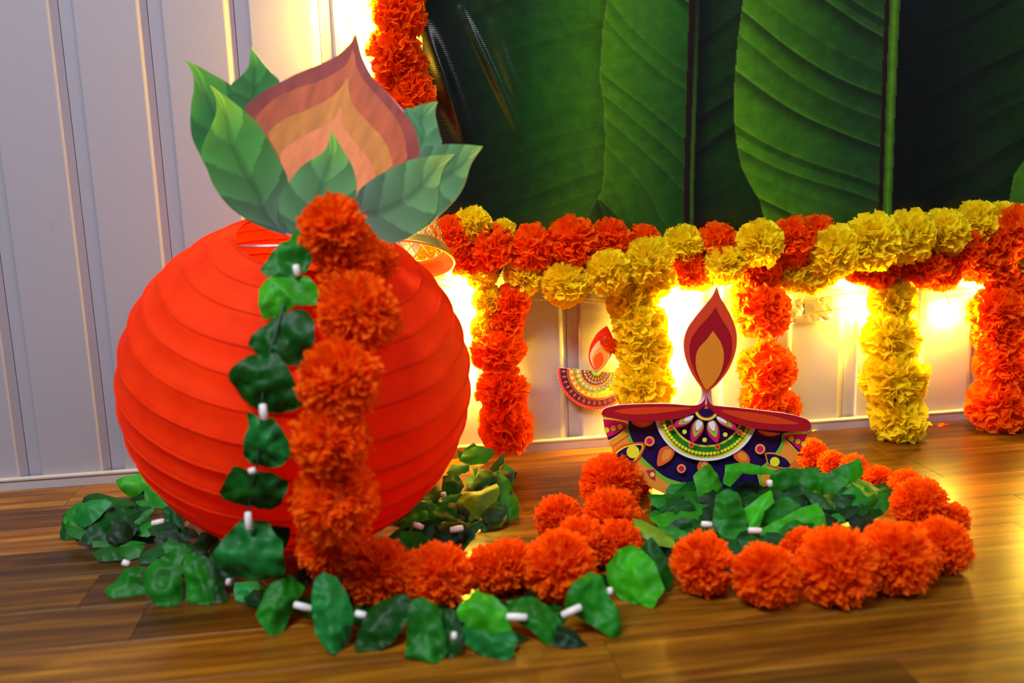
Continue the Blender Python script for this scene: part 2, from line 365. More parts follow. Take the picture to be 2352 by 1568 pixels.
# ------------------------------------------------------------------ banner with printed banana leaves
def banner():
    x0, x1, y0, y1, st = 962, 2420, -330, 572, 2.6
    xs = np.arange(x0, x1, st); ys = np.arange(y0, y1, st); X, Y = np.meshgrid(xs, ys)
    # points on the wall plane, 12 mm off the wall
    D = np.stack([fw[i]+RT[i]*(X-CX)/FPX-UP[i]*(Y-CY)/FPX for i in range(3)], -1)
    t = (-.014-CAM.y)/D[..., 1]; P = D*t[..., None]+np.array(CAM)
    L = on_wall(975, 250, -.014).x
    keep_x = P[..., 0]
    # real hanging folds near the left edge
    def crease(ax, ay, bx, by, w, h):
        tt = np.clip(((X-ax)*(bx-ax)+(Y-ay)*(by-ay))/((bx-ax)**2+(by-ay)**2), 0, 1)
        d = np.hypot(X-ax-tt*(bx-ax), Y-ay-tt*(by-ay)); return h*np.exp(-(d/w)**2)*np.sin(PI*np.clip(tt*.9+.08, 0, 1))
    dy = crease(975, 60, 1075, 340, 17, .010)+crease(1060, 20, 1200, 320, 9, .0045)+crease(1130, 60, 1200, 260, 14, .003)+crease(1085, -60, 1120, 20, 14, .003)
    dy += .003*np.sin(X*.012+Y*.003)+.002*np.sin(X*.027-Y*.006+1)
    P[..., 1] -= dy
    def curve(pts):
        ya = [p[1] for p in pts]; xa = [p[0] for p in pts]; return np.interp(Y, ya, xa)
    b1 = curve([(1397,-70),(1395,0),(1386,60),(1379,180),(1389,240),(1392,330),(1389,400),(1384,440),(1368,465),(1348,500),(1335,560)])
    m1 = curve([(1603,-70),(1596,0),(1590,200),(1583,400),(1580,570)])
    b2 = curve([(1712,-70),(1705,0),(1692,90),(1685,180),(1683,265),(1690,330),(1702,385),(1722,425),(1745,460),(1755,500),(1760,570)])
    m2 = curve([(2052,-70),(2046,0),(2038,200),(2024,500),(2020,570)])
    b3 = curve([(2500,-70),(2420,250),(2370,350),(2335,400),(2318,490),(2312,570)])
    rng = np.random.RandomState(3)
    def veins(s, period, seed):
        s = s+10*np.sin(X*.006+Y*.009+seed)+3*np.sin(X*.023-Y*.017+seed*2)+.00018*(s-250)**2*np.sign(s-250); r = np.random.RandomState(seed); k = s/period; i = np.floor(k).astype(int); f = k-i
        amp = r.uniform(.0, 1, 400)[i % 400]**1.3; pos = r.uniform(.2, .8, 400)[i % 400]; g = (f-pos)
        dark = np.where(g > 0, np.exp(-(g/.32)**2), np.exp(-(g/.05)**2))*amp; light = np.exp(-((g+.09)/.035)**2)*amp*.8+.5*np.exp(-((g+.2)/.12)**2)*amp*.5
        fine = np.sin(s*.9)*.5+np.sin(s*1.7+2)*.3
        return dark, light, fine
    C = np.zeros(X.shape+(3,))
    def lerp(a, b, t): t = np.clip(t, 0, 1)[..., None]; return np.array(a)*(1-t)+np.array(b)*t
    def put(mask, col): C[mask] = col[mask]
    def leafcol(base, dark, light, fine, kd, kl):
        return base*(1-kd*dark[..., None])*(1+.06*fine[..., None])+np.array([34, 48, 22])*kl*light[..., None]
    # blade 1
    u = (X-980)/(b1-980); base = lerp((7,22,17), (18,72,16), (u-.05)*1.8); base = lerp(base, np.array((66,138,14)), (u-.55)*2.1)
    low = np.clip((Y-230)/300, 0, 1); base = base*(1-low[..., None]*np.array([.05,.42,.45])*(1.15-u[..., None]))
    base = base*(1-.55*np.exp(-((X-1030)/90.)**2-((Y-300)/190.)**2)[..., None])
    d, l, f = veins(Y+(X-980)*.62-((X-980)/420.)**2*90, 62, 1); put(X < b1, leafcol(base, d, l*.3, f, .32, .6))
    # blade 2a
    u = (X-b1)/(m1-b1); base = lerp((74,146,16), (30,92,26), u*1.15); base = base*(1-.22*np.clip((Y-100)/400, 0, 1)[..., None])
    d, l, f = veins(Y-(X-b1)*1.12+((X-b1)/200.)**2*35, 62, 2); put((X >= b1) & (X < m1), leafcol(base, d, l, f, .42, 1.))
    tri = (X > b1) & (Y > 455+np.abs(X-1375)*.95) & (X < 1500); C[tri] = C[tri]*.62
    # blade 2b
    u = (X-m1)/(b2-m1); base = lerp((7,26,20), (24,74,14), u*.8+(Y/500.)*.25); base = base*(1-.35*np.clip((Y-380)/150, 0, 1)[..., None])
    d, l, f = veins(Y+(X-m1)*.68, 66, 3); put((X >= m1) & (X < b2), leafcol(base, d, l*.3, f, .6, .5))
    # blade 3a
    u = (X-b2)/(m2-b2); base = lerp((76,150,18), (28,78,30), u*1.35); base = lerp(base, np.array((30,66,32)), (u-.6)*1.6)
    d, l, f = veins(Y-(X-b2)*.62+((X-b2)/330.)**2*30, 74, 4); put((X >= b2) & (X < m2), leafcol(base, d, l*.8, f, .45, 1.))
    # blade 3b
    u = (X-m2)/(2380-m2); base = lerp((4,12,8), (14,52,12), (u-.25)*1.5+np.clip((Y-200)/500., 0, 1)*.25); base = base*(1-.5*np.clip((Y-430)/90, 0, 1)[..., None])
    d, l, f = veins(Y+(X-m2)*.55, 80, 5); put((X >= m2) & (X < b3), leafcol(base, d, l*.2, f, .5, .4))
    put(X >= b3, lerp((60,120,25), (50,100,25), X*0))
    for mid, wd, lw, lc in ((m1, 13, 11, (58,104,28)), (m2, 10, 22, (84,152,34))):
        g = X-mid; put((g > -wd) & (g < 0), lerp((40,16,14), (16,10,6), (g+wd)/wd))
        sh = 1-np.abs((g-lw/2)/(lw/2))*.45; cc = np.array(lc)*sh[..., None]
        if wd == 13: cc = cc*np.clip(.45+Y[..., None]/500., 0, 1)
        put((g >= 0) & (g < lw), cc)
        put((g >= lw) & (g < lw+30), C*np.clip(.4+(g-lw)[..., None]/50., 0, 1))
    for b in (b1, b2, b3):
        e = np.exp(-((X-b)/2.2)**2)[..., None]; C[:] = C*(1-.4*e)+np.array([120,165,70])*.4*e
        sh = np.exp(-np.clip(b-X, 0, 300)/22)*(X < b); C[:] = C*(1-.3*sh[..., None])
    C += rng.normal(0, 1.6, C.shape)
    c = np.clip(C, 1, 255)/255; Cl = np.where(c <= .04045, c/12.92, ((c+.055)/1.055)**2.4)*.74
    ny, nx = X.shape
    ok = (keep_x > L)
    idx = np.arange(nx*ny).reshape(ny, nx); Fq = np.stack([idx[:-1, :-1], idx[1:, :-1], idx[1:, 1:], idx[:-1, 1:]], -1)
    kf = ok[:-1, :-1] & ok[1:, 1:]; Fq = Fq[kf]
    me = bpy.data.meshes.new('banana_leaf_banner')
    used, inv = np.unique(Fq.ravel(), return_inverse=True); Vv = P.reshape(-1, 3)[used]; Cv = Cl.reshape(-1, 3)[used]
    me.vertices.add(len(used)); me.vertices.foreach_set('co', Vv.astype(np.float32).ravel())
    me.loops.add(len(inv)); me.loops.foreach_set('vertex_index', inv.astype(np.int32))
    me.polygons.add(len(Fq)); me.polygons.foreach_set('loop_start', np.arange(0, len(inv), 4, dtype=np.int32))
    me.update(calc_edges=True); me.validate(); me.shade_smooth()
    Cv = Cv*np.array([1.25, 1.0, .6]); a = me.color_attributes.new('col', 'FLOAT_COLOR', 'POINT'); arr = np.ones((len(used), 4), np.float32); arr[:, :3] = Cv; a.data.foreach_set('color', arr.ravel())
    o = link('banana_leaf_banner', me, M_banner); o['label'] = 'glossy vinyl banner printed with large dark green banana leaves'; o['category'] = 'banner'
    return o
banner()

# ------------------------------------------------------------------ card cut-outs: printed layers on a board
def ink(c): return tuple(min(.93, v*1.2) for v in lin(c))
class Card:
    def __init__(s, p0, n, right=None):
        s.p0 = Vector(p0); s.n = Vector(n).normalized()      # n points to the viewer
        s.V = []; s.F = []; s.C = []; s.k = 1
    def at(s, x, y, off=0.0): return on_plane(x, y, s.p0+s.n*off, s.n)
    def poly(s, pts, col, step=None, fn=None):
        v, f = fill(pts, step); b = len(s.V); off = .0002+.00012*s.k; s.k += 1
        for p in v:
            s.V.append(s.at(p[0], p[1], off)); s.C.append(ink(fn(p[0], p[1]) if fn else col))
        s.F += [tuple(i+b for i in t) for t in f]
    def patch(s, A, B, fn, nu=30, nv=96):
        """surface between two edge curves A and B (both base to tip)"""
        def res(P, n):
            d = [0]
            for i in range(1, len(P)): d.append(d[-1]+math.dist(P[i], P[i-1]))
            return [tuple(np.interp(d[-1]*k/n, d, [p[j] for p in P]) for j in (0, 1)) for k in range(n+1)]
        a = res(A, nv); c = res(B, nv); b = len(s.V); off = .0002+.00012*s.k; s.k += 1
        for i in range(nv+1):
            for j in range(nu+1):
                u = j/nu; x = a[i][0]*(1-u)+c[i][0]*u; y = a[i][1]*(1-u)+c[i][1]*u
                s.V.append(s.at(x, y, off)); s.C.append(ink(fn(i/nv, u, x, y)))
        for i in range(nv):
            for j in range(nu):
                k = b+i*(nu+1)+j; s.F.append((k, k+1, k+nu+2, k+nu+1))
    def emit(s, name, mat, parent):
        o = mk(name, s.V, s.F, mat, smooth=False, colors=s.C); under(parent, o); s.V = []; s.F = []; s.C = []; return o
    def board(s, name, outline, thick, mat, parent):
        v, f = fill(outline); n = len(v); V = [s.at(p[0], p[1], 0) for p in v]; V += [p-s.n*thick for p in V]
        F = [t for t in f]+[tuple(i+n for i in t)[::-1] for t in f]
        e = {}
        for t in f:
            for i in range(len(t)):
                a, b = t[i], t[(i+1) % len(t)]
                if (b, a) in e: del e[(b, a)]
                else: e[(a, b)] = 1
        for a, b in e: F.append((a, b, b+n, a+n))
        o = mk(name, V, F, mat, smooth=False); under(parent, o); return o
def zm(ox, oy, s): return lambda L: [(ox+x/s, oy+y/s) for x, y in L]

# lantern placement (shared with the topper and the garlands)
LR = .1770
ldir = ray(690, 874); LC = CAM + ldir*(LR*FPX/391*math.hypot(1, math.hypot((690-CX)/FPX, (874-CY)/FPX)))
LQ = Matrix.Rotation(math.radians(8), 3, 'Y') @ Matrix.Rotation(math.radians(20), 3, 'X')
OBL = .965

# --- topper: painted coconut with mango leaves
def topper():
    Z = zm(380, 50, 2.851)
    n = Vector((-.16, -1, .10)).normalized()
    c = Card(on_wall(765, 540, LC.y-.062), n)
    root = empty('leaf_flame_cutout', c.at(780, 580, -.004), 'flat card cutout of a brown coconut among green leaves, on the red lantern', 'cutout')
    S_ = lambda L: catmull(Z(L), 6)
    L1l = [(700,1370),(560,1310),(420,1210),(320,1080),(270,960),(230,880),(170,740),(165,560),(185,440),(175,330),(120,245)]
    L1r = [(700,1100),(640,900),(600,700),(520,575),(480,480),(430,415),(250,310),(120,245)]
    L0l = [(430,415),(500,350),(545,280),(560,165)]; L0r = [(745,400),(690,330),(640,270),(560,165)]
    R0u = [(1560,595),(1620,565),(1680,540),(1780,520)]; R0d = [(1650,880),(1797,803),(1790,720),(1765,600),(1780,520)]
    R1u = [(1600,900),(1660,830),(1797,803),(1950,803),(2078,815)]; R1d = [(1400,1430),(1450,1450),(1560,1430),(1700,1350),(1790,1270),(1900,1160),(1960,1060),(2000,930),(2078,815)]
    Hl = [(515,580),(620,470),(745,400),(850,345),(980,290),(1100,235),(1160,190),(1215,130),(1245,65)]
    Hr = [(1668,880),(1650,760),(1610,660),(1550,580),(1430,440),(1350,350),(1300,260),(1275,190),(1245,65)]
    bot = Z([(1400,1430),(1340,1400),(1250,1430),(1100,1470),(950,1450),(820,1390),(700,1370)])
    out = S_(L1l)+S_(L1r[::-1])[1:19]+S_(L0l)[1:]+S_(L0r[::-1])[1:-1]+S_(Hl)[14:]+S_(Hr[::-1])[1:-24]+S_(R0u)[1:]+S_(R0d[::-1])[1:19]+S_(R1u)[13:]+S_(R1d[::-1])[1:]+bot[1:-1]
    cl = []
    for p in out:
        if not cl or math.dist(p, cl[-1]) > .5: cl.append(p)
    c.board('card_board', cl, .003, M_card, root)
    def leaf(tip, midc, basec, dk=.8, nv=5, rev=0):
        def fn(t, u, x, y):
            g = np.array(basec)*(1-min(1, t*1.8))+np.array(midc)*min(1, t*1.8)
            if t > .62: q = (t-.62)/.38; g = g*(1-q)+np.array(tip)*q
            a = abs(u-.5)*2; ph = (t*nv-a*.9+3) % 1.0
            g = g*(1.08-.42*ph*(.4+.6*a)*dk)
            if (u < .5) != bool(rev): g = g*(.86+.14*a)
            g = g*(1-.20*math.exp(-((u-.5)/.05)**2))
            return tuple(np.clip(g, 0, 255))
        return fn
    c.poly(bot+Z([(640,1250),(760,1100),(1000,1150),(1300,1100),(1480,1250)]), (76,100,86)); c.emit('printed_base', M_cardprint, root)
    YG, MG, BG = (160,205,40), (62,128,44), (62,84,70)
    c.patch(S_(L1l), S_(L1r), leaf((120,180,40), (40,105,42), (58,88,70), nv=4)); c.emit('printed_leaf', M_cardprint, root)
    c.patch(S_([(520,575),(470,500)]+L0l), S_([(620,470)]+L0r[0:]), leaf((120,185,50), (50,118,45), (42,95,45), nv=3)); c.emit('printed_leaf', M_cardprint, root)
    c.patch(S_([(1650,880)]+R0u), S_(R0d), leaf((130,175,85), (84,135,85), (84,130,84), nv=3)); c.emit('printed_leaf', M_cardprint, root)
    c.patch(S_(R1u), S_(R1d), leaf((150,190,80), (88,135,82), (80,115,90), nv=5)); c.emit('printed_leaf', M_cardprint, root)
    def streak(col, k):
        def fn(x, y):
            s = noise.noise(Vector(((x+y*.35)*.07, y*.012, k)))
            dk = .86+.14*min(1, max(0, (x-560)/200))
            return tuple(min(255, v*(1+.16*s)*dk) for v in col)
        return fn
    c.poly(S_([(800,1100),(700,850),(600,700)]+Hl)+S_(Hr[::-1])[1:]+Z([(1600,1000),(1300,1200),(1000,1200)]), None, 12, streak((146,66,56), 1)); c.emit('printed_coconut', M_cardprint, root)
    A = S_([(780,1000),(700,820),(640,720),(588,650),(620,590),(720,500),(850,440),(1000,390),(1120,330),(1190,270),(1225,180)])+S_([(1240,220),(1250,280),(1290,370),(1400,500),(1500,620),(1560,740),(1585,890)])+Z([(1400,1100),(1000,1200)])
    c.poly(A, None, 9, streak((186,92,58), 7))
    A = S_([(800,1000),(740,870),(672,742),(700,700),(790,630),(920,580),(1060,510),(1150,430),(1185,365)])+S_([(1200,380),(1202,460),(1240,560),(1330,660),(1420,760),(1470,860),(1485,940)])+Z([(1300,1100),(1000,1200)])
    c.poly(A, None, 9, streak((202,126,60), 12))
    A = S_([(800,1050),(745,870),(780,830),(880,760),(1000,700),(1100,640),(1135,560)])+S_([(1155,570),(1162,660),(1210,750),(1290,850),(1350,930),(1375,1020)])+Z([(1250,1150),(1000,1200)])
    c.poly(A, None, 9, streak((228,132,82), 19)); c.emit('printed_coconut_layers', M_cardprint, root)
    L2l = [(760,1390),(600,1330),(430,1212),(320,1080),(270,960),(232,880),(250,790),(310,660),(335,580),(325,490),(287,410)]
    L2r = [(790,1390),(745,1180),(800,1050),(770,950),(700,820),(600,660),(510,580),(400,490),(287,410)]
    c.patch(S_(L2l), S_(L2r), leaf((165,205,40), (66,130,48), (74,90,80), nv=5)); c.emit('printed_leaf', M_cardprint, root)
    c.patch(S_([(1250,1180),(1255,1130),(1280,1090),(1370,1020),(1480,960),(1600,905),(1750,878),(1900,865)]), S_([(1300,1330),(1345,1400),(1440,1449),(1560,1430),(1690,1350),(1775,1240),(1795,1060),(1830,950),(1900,865)]),
            leaf((165,190,80), (98,142,84), (78,100,86), nv=5)); c.emit('printed_leaf', M_cardprint, root)
    c.patch(S_([(850,1410),(760,1300),(740,1190),(760,1120),(820,1030),(900,940),(1020,860),(1065,800),(1085,710)]), S_([(1180,1440),(1290,1300),(1250,1180),(1250,1080),(1235,980),(1200,900),(1140,800),(1085,710)]),
            leaf((130,190,60), (88,140,78), (76,112,80), nv=4)); c.emit('printed_leaf', M_cardprint, root)
topper()

# --- big oil lamp cut-out
def circ(cx, cy, r, n=20, ry=None): return [(cx+r*math.cos(2*PI*i/n), cy+(ry or r)*math.sin(2*PI*i/n)) for i in range(n)]
def clip(poly, conv):
    out = poly
    area2 = sum(conv[i][0]*conv[(i+1) % len(conv)][1]-conv[(i+1) % len(conv)][0]*conv[i][1] for i in range(len(conv)))
    sg = 1 if area2 > 0 else -1
    for i in range(len(conv)):
        a, b = conv[i], conv[(i+1) % len(conv)]; inp = out; out = []
        side = lambda p: sg*((b[0]-a[0])*(p[1]-a[1])-(b[1]-a[1])*(p[0]-a[0]))
        for j in range(len(inp)):
            p, q = inp[j], inp[(j+1) % len(inp)]; sp, sq = side(p), side(q)
            if sp >= 0: out.append(p)
            if (sp >= 0) != (sq >= 0): t = sp/(sp-sq); out.append((p[0]+(q[0]-p[0])*t, p[1]+(q[1]-p[1])*t))
        if not out: return []
    return out
def big_lamp():
    Z = zm(1340, 640, 3.075); zc = lambda x, y, r, n=20: Z(circ(x, y, r, n))
    base = on_floor(1620, 1150, .0)
    c = Card(base, (-.05, -1, .06))
    root = empty('oil_lamp_cutout', base, 'large standing card oil lamp with tall red flame and navy patterned bowl', 'cutout')
    cen = (868, 935); ex, ey, tl = 733, 640, math.radians(3.2)
    def ell(rx, ry, a): x = rx*math.cos(a); y = ry*math.sin(a); return (cen[0]+x*math.cos(tl)-y*math.sin(tl), cen[1]+x*math.sin(tl)+y*math.cos(tl))
    bowl = [ell(ex, ey, PI*i/48) for i in range(49)]
    fl = catmull([(868,812),(835,770),(780,690),(740,610),(714,520),(712,430),(740,345),(800,260),(870,175),(915,115),(943,55)], 5)
    fr = catmull([(943,55),(968,130),(1005,190),(1050,280),(1080,370),(1083,460),(1065,550),(1020,650),(960,730),(900,785),(868,812)], 5)
    # boards: bowl with rim and neck, flame
    rimL = catmull([(868,815),(856,850),(820,886),(760,893),(600,882),(400,884),(250,892),(160,912),(133,935),(133,965),(200,985),(330,1003),(480,1006),(620,996),(740,968),(820,925),(868,880)], 4)
    rimR = catmull([(868,815),(882,850),(915,893),(1000,902),(1100,911),(1300,935),(1450,955),(1560,985),(1602,1015),(1598,1070),(1480,1077),(1350,1072),(1200,1055),(1060,1018),(950,965),(900,920),(868,880)], 4)
    bo = [(868,812),(838,775),(843,810),(830,852),(808,888)]+rimL[11:34]+[ell(ex, ey, .13+(PI-.22)*i/48) for i in range(49)][::-1]+rimR[33:11:-1]+[(916,890),(908,850),(905,815),(902,776)]
    c.board('bowl_board', Z(bo), .003, M_card, root)
    c.board('flame_board', Z(fl+fr[1:-1]), .003, M_card, root)
    NAVY, AMB, PINK, YEL, GRN, LG, WH, OR = (30,8,66), (226,140,44), (205,18,88), (232,224,40), (30,120,28), (120,176,48), (240,236,250), (216,84,22)
    P = lambda L, col: c.poly(Z(L), col)
    P([(838,775),(868,812),(902,776),(905,815),(908,850),(916,890),(870,900),(808,888),(830,852),(843,810)], (235,232,245))
    P([ell(ex, ey, .13+(PI-.22)*i/48) for i in range(49)], NAVY)
    P([(820,925),(868,882),(915,925),(950,966),(1060,1019),(1100,1060),(700,1020),(740,969)], NAVY)
    def PB(L, col):
        q = clip(L, bowl+[(140,900)]) if False else clip(L, [ell(ex, ey, PI*i/24) for i in range(25)])
        if len(q) > 2: c.poly(Z(q), col)
    # side fields
    PB(catmull([(100,960),(300,985),(318,1060),(345,1140),(400,1240),(480,1320),(580,1400),(700,1440)], 4)+[(500,1700),(100,1700)], LG)
    PB(catmull([(100,985),(270,1000),(292,1060),(318,1150),(375,1255),(455,1340),(560,1425),(640,1460)], 4)+[(500,1700),(100,1700)], AMB)
    PB([(100,975),(200,985),(318,1010),(270,1100),(190,1150),(120,1150)], YEL)
    PB(catmull([(110,990),(210,996),(306,1025),(262,1088),(165,1145),(120,1140)], 4), NAVY)
    PB(catmull([(110,990),(210,996),(306,1025),(250,1082),(160,1122),(120,1120)], 4), PINK)
    for x, y in ((165,1067),(212,1055),(257,1046)): c.poly(zc(x, y, 19, 16), YEL)
    PB([(150,1165),(290,1080),(320,1100),(235,1160),(180,1200)], (240,150,40))
    PB(catmull([(200,1250),(250,1190),(330,1160),(436,1160),(415,1235),(370,1300),(330,1330)], 4), OR)
    PB(catmull([(205,1250),(260,1200),(335,1172),(420,1172),(400,1235),(360,1290),(330,1320)], 4), YEL)
    PB(catmull([(215,1250),(280,1200),(345,1180),(412,1178),(392,1235),(355,1280),(330,1310)], 4), NAVY)
    c.poly(zc(350, 1222, 45, 24), YEL)
    PB([(440,1350),(505,1345),(505,1420),(470,1400)], PINK); c.poly(zc(487, 1382, 16, 14), YEL)
    PB(catmull([(1640,1075),(1420,1085),(1400,1150),(1365,1215),(1300,1290),(1220,1350)], 4)+[(1300,1700),(1700,1700)], LG)
    PB(catmull([(1640,1085),(1445,1095),(1425,1150),(1395,1225),(1330,1300),(1250,1370)], 4)+[(1300,1700),(1700,1700)], AMB)
    PB([(1640,1080),(1415,1098),(1450,1160),(1545,1250),(1640,1250)], YEL)
    PB(catmull([(1640,1090),(1425,1105),(1460,1160),(1545,1238),(1640,1238)], 4), NAVY)
    PB(catmull([(1640,1090),(1425,1105),(1470,1155),(1550,1222),(1640,1225)], 4), PINK)
    for x, y in ((1470,1130),(1515,1147),(1557,1165)): c.poly(zc(x, y, 19, 16), YEL)
    PB(catmull([(1278,1228),(1350,1228),(1440,1262),(1480,1330),(1400,1340),(1300,1310)], 4), AMB)
    PB(catmull([(1290,1238),(1345,1238),(1425,1268),(1465,1325),(1400,1330),(1308,1305)], 4), NAVY)
    c.poly(zc(1352, 1292, 34, 20), YEL)
    c.emit('printed_border', M_print, root)
    # drops and dots on the navy field
    for L in ([(340,1008),(420,1008),(495,1012),(440,1048),(380,1042)], [(1232,1068),(1310,1080),(1392,1092),(1340,1112),(1270,1104)],
              [(640,1178),(560,1190),(530,1232),(524,1322),(600,1292),(640,1240)], [(1068,1208),(1130,1214),(1170,1258),(1172,1300),(1110,1300),(1062,1260)], [(850,1264),(888,1318),(882,1360),(832,1378),(803,1322)]):
        c.poly(Z(catmull(L, 4, True)), (222,96,34))
        mx = sum(p[0] for p in L)/len(L); my = sum(p[1] for p in L)/len(L)
        c.poly(Z([(mx+(x-mx)*.55+6, my+(y-my)*.6) for x, y in catmull(L, 4, True)]), (232,140,50)); c.emit('printed_drop', M_print, root)
    for x, y, r in ((467,1147,36),(692,1340,32),(1248,1202,37)):
        c.poly(zc(x, y, r), AMB); c.poly(zc(x, y, r*.84), (240,180,60)); c.poly(zc(x, y, r*.66), PINK); c.emit('printed_dot', M_print, root)
    m2 = lambda r, a0=.0, a1=PI: [(868+r*1.0*math.cos(a0+(a1-a0)*i/40), 945+r*.93*math.sin(a0+(a1-a0)*i/40)) for i in range(41)]
    rot = lambda L: [(868+(x-868)*math.cos(.065)-(y-945)*math.sin(.065), 945+(x-868)*math.sin(.065)+(y-945)*math.cos(.065)) for x, y in L]
    for r, col in ((366, WH), (346, YEL), (326, GRN), (262, YEL), (247, NAVY)): c.poly(Z(rot(m2(r))), col)
    for i in range(37):
        a = PI*(i+.5)/37; x, y = rot([(868+311*math.cos(a), 945+289*math.sin(a))])[0]; c.poly(zc(x, y, 12, 12), YEL)
    for x, y in ((618,1052),(762,1175),(947,1187),(1105,1085)):
        c.poly(zc(x, y, 19, 16), (240,160,60)); c.poly(zc(x, y, 15, 16), (214,30,40))
    for x, y in ((714,1080),(1002,1100),(856,1137)): c.poly(zc(x, y, 16, 16), YEL)
    for L in ([(840,1000),(800,995),(765,1035),(755,1095),(770,1155),(820,1112),(850,1060)], [(885,1005),(870,1050),(888,1110),(945,1158),(962,1095),(952,1040),(925,1000)],
              [(775,965),(700,980),(655,1005),(638,1047),(700,1042),(755,1012)], [(940,975),(1020,988),(1068,1028),(1086,1072),(1020,1052),(962,1020)]):
        root_pt = {840: (830,990), 885: (900,995), 775: (780,965), 940: (940,970)}[L[0][0]]
        for sc, col in ((1, PINK), (.76, (140,190,50)), (.56, PINK), (.5, WH)):
            c.poly(Z(catmull([(root_pt[0]+(x-root_pt[0])*sc, root_pt[1]+(y-root_pt[1])*sc) for x, y in L], 4, True)), col)
    for r, col in ((92, NAVY), (86, YEL), (70, (214,40,70)), (62, NAVY)): c.poly(Z(rot([(868+r*1.0*math.cos(PI*i/20), 918+r*.95*math.sin(PI*i/20)) for i in range(21)])), col)
    c.emit('printed_mandala', M_print, root)
    P(rimL[:-1], (158,14,28)); P(rimR[:-1], (158,14,28))
    P(catmull([(220,935),(330,914),(500,906),(765,911),(640,936),(450,956),(320,957)], 5, True), (206,60,16))
    P(catmull([(970,930),(1150,940),(1350,972),(1522,1023),(1420,1027),(1280,1020),(1120,990)], 5, True), (206,60,16))
    P([(868,885),(885,918),(852,918)], (216,84,30))
    c.emit('printed_rim', M_print, root)
    P(fl+fr[1:-1], (202,62,26))
    P(catmull([(870,792),(820,722),(780,640),(755,560),(750,480),(768,410),(822,335),(890,262),(932,198)], 4)+catmull([(932,198),(975,280),(1025,360),(1050,440),(1045,540),(1010,630),(950,720),(870,792)], 4)[1:-1], (150,10,22))
    P(catmull([(870,787),(848,755),(820,700),(797,630),(795,550),(815,490),(870,430),(915,368)], 4)+catmull([(915,368),(945,410),(975,460),(992,530),(985,610),(960,680),(920,740),(870,787)], 4)[1:-1], (212,126,28))
    c.emit('printed_flame', M_print, root)
big_lamp()

# --- small half-round lamp fixed on the wall
def small_lamp():
    Z = zm(1250, 700, 6.03)
    c = Card(on_wall(1370, 860, -.008), (0, -1, 0))
    root = empty('oil_lamp_cutout', c.at(1370, 935, -.003), 'small half-round mandala oil lamp card stuck on the wall beside yellow marigolds', 'cutout')
    cx, cy, t0 = 722, 912, math.radians(4.5)
    def pt(r, a): x = r*math.cos(a); y = r*.995*math.sin(a); return (cx+x*math.cos(t0)-y*math.sin(t0), cy+x*math.sin(t0)+y*math.cos(t0))
    half = lambda r, n=48: [pt(r, PI*i/n) for i in range(n+1)]
    fo = catmull([(722,938),(640,825),(614,720),(630,600),(680,480),(760,370),(870,288)], 5)+catmull([(870,288),(915,370),(955,460),(962,560),(935,680),(870,800),(800,875),(722,938)], 5)[1:-1]
    c.board('bowl_board', Z(half(535)), .002, M_card, root); c.board('flame_board', Z(fo), .002, M_card, root)
    P = lambda L, col: c.poly(Z(L), col)
    CR = (250,225,190); NV = (52,8,58)
    for r, col in ((535,(216,20,24)),(500,NV),(408,(236,130,60)),(402,NV),(393,(240,140,60)),(388,NV),(380,(248,138,34)),(308,(70,120,30)),(204,(206,28,36)),(194,(48,8,40)),(74,(70,125,36))): P(half(r, 40), col)
    for i in range(64):
        a = PI*(i+.5)/64
        P([pt(511+10*math.cos(k*PI/3), a+.018*math.sin(k*PI/3)*.9) if False else tuple(np.add(pt(510 if i % 2 else 524, a), (5*math.cos(k*PI/3), 5*math.sin(k*PI/3)))) for k in range(6)], CR)
    for i in range(19):
        a = PI*(i+.4)/19
        P([pt(452-34, a), pt(452, a-.037), pt(452+34, a), pt(452, a+.037)], (214,110,60)); P([pt(452-12, a), pt(452, a-.014), pt(452+12, a), pt(452, a+.014)], NV)
    for i in range(13):
        a = PI*(i+.5)/13; b = PI*(i+1)/13
        P([pt(345-22, a), pt(345, a-.065), pt(345+22, a), pt(345, a+.065)], CR)
        x, y = pt(345, b); P(circ(x, y, 9, 8), NV)
    for i in range(13):
        a = PI*(i+.5)/13
        for sc, col in ((1, (244,206,40)), (.72, NV), (.58, CR)):
            P([pt(252+q*sc, a+w*sc) for q, w in ((48,0),(20,.11),(-18,.125),(-42,.07),(-42,-.07),(-18,-.125),(20,-.11))], col)
    for i in range(11):
        a = PI*(i+.5)/11
        P([pt(140, a-.09), pt(162, a), pt(184, a-.09)] , CR); P([pt(140, a+.09), pt(162, a), pt(184, a+.09)], CR)
    for i in range(9):
        a = PI*(i+.5)/9
        P([pt(110+q, a+w) for q, w in ((27,0),(16,.12),(-14,.08),(-28,0),(-14,-.08),(16,-.12))], (250,140,40))
    for a in (.5, 1.1, 1.9, 2.6):
        x, y = pt(45, a); P(circ(x, y, 11, 8), (220,230,140))
    c.emit('printed_mandala', M_print, root)
    P(fo, (222,22,14))
    P(catmull([(722,920),(655,800),(634,700),(670,600),(750,500),(848,436)], 4)+catmull([(848,436),(893,540),(915,640),(890,760),(800,860),(722,920)], 4)[1:-1], (252,206,150))
    P(catmull([(722,910),(672,800),(665,730),(710,640),(812,552)], 4)+catmull([(812,552),(860,620),(890,700),(850,800),(722,910)], 4)[1:-1], (252,160,60))
    P(catmull([(722,905),(682,800),(695,720),(780,655),(822,740),(800,830)], 5, True), (244,84,20))
    c.emit('printed_flame', M_print, root)
small_lamp()

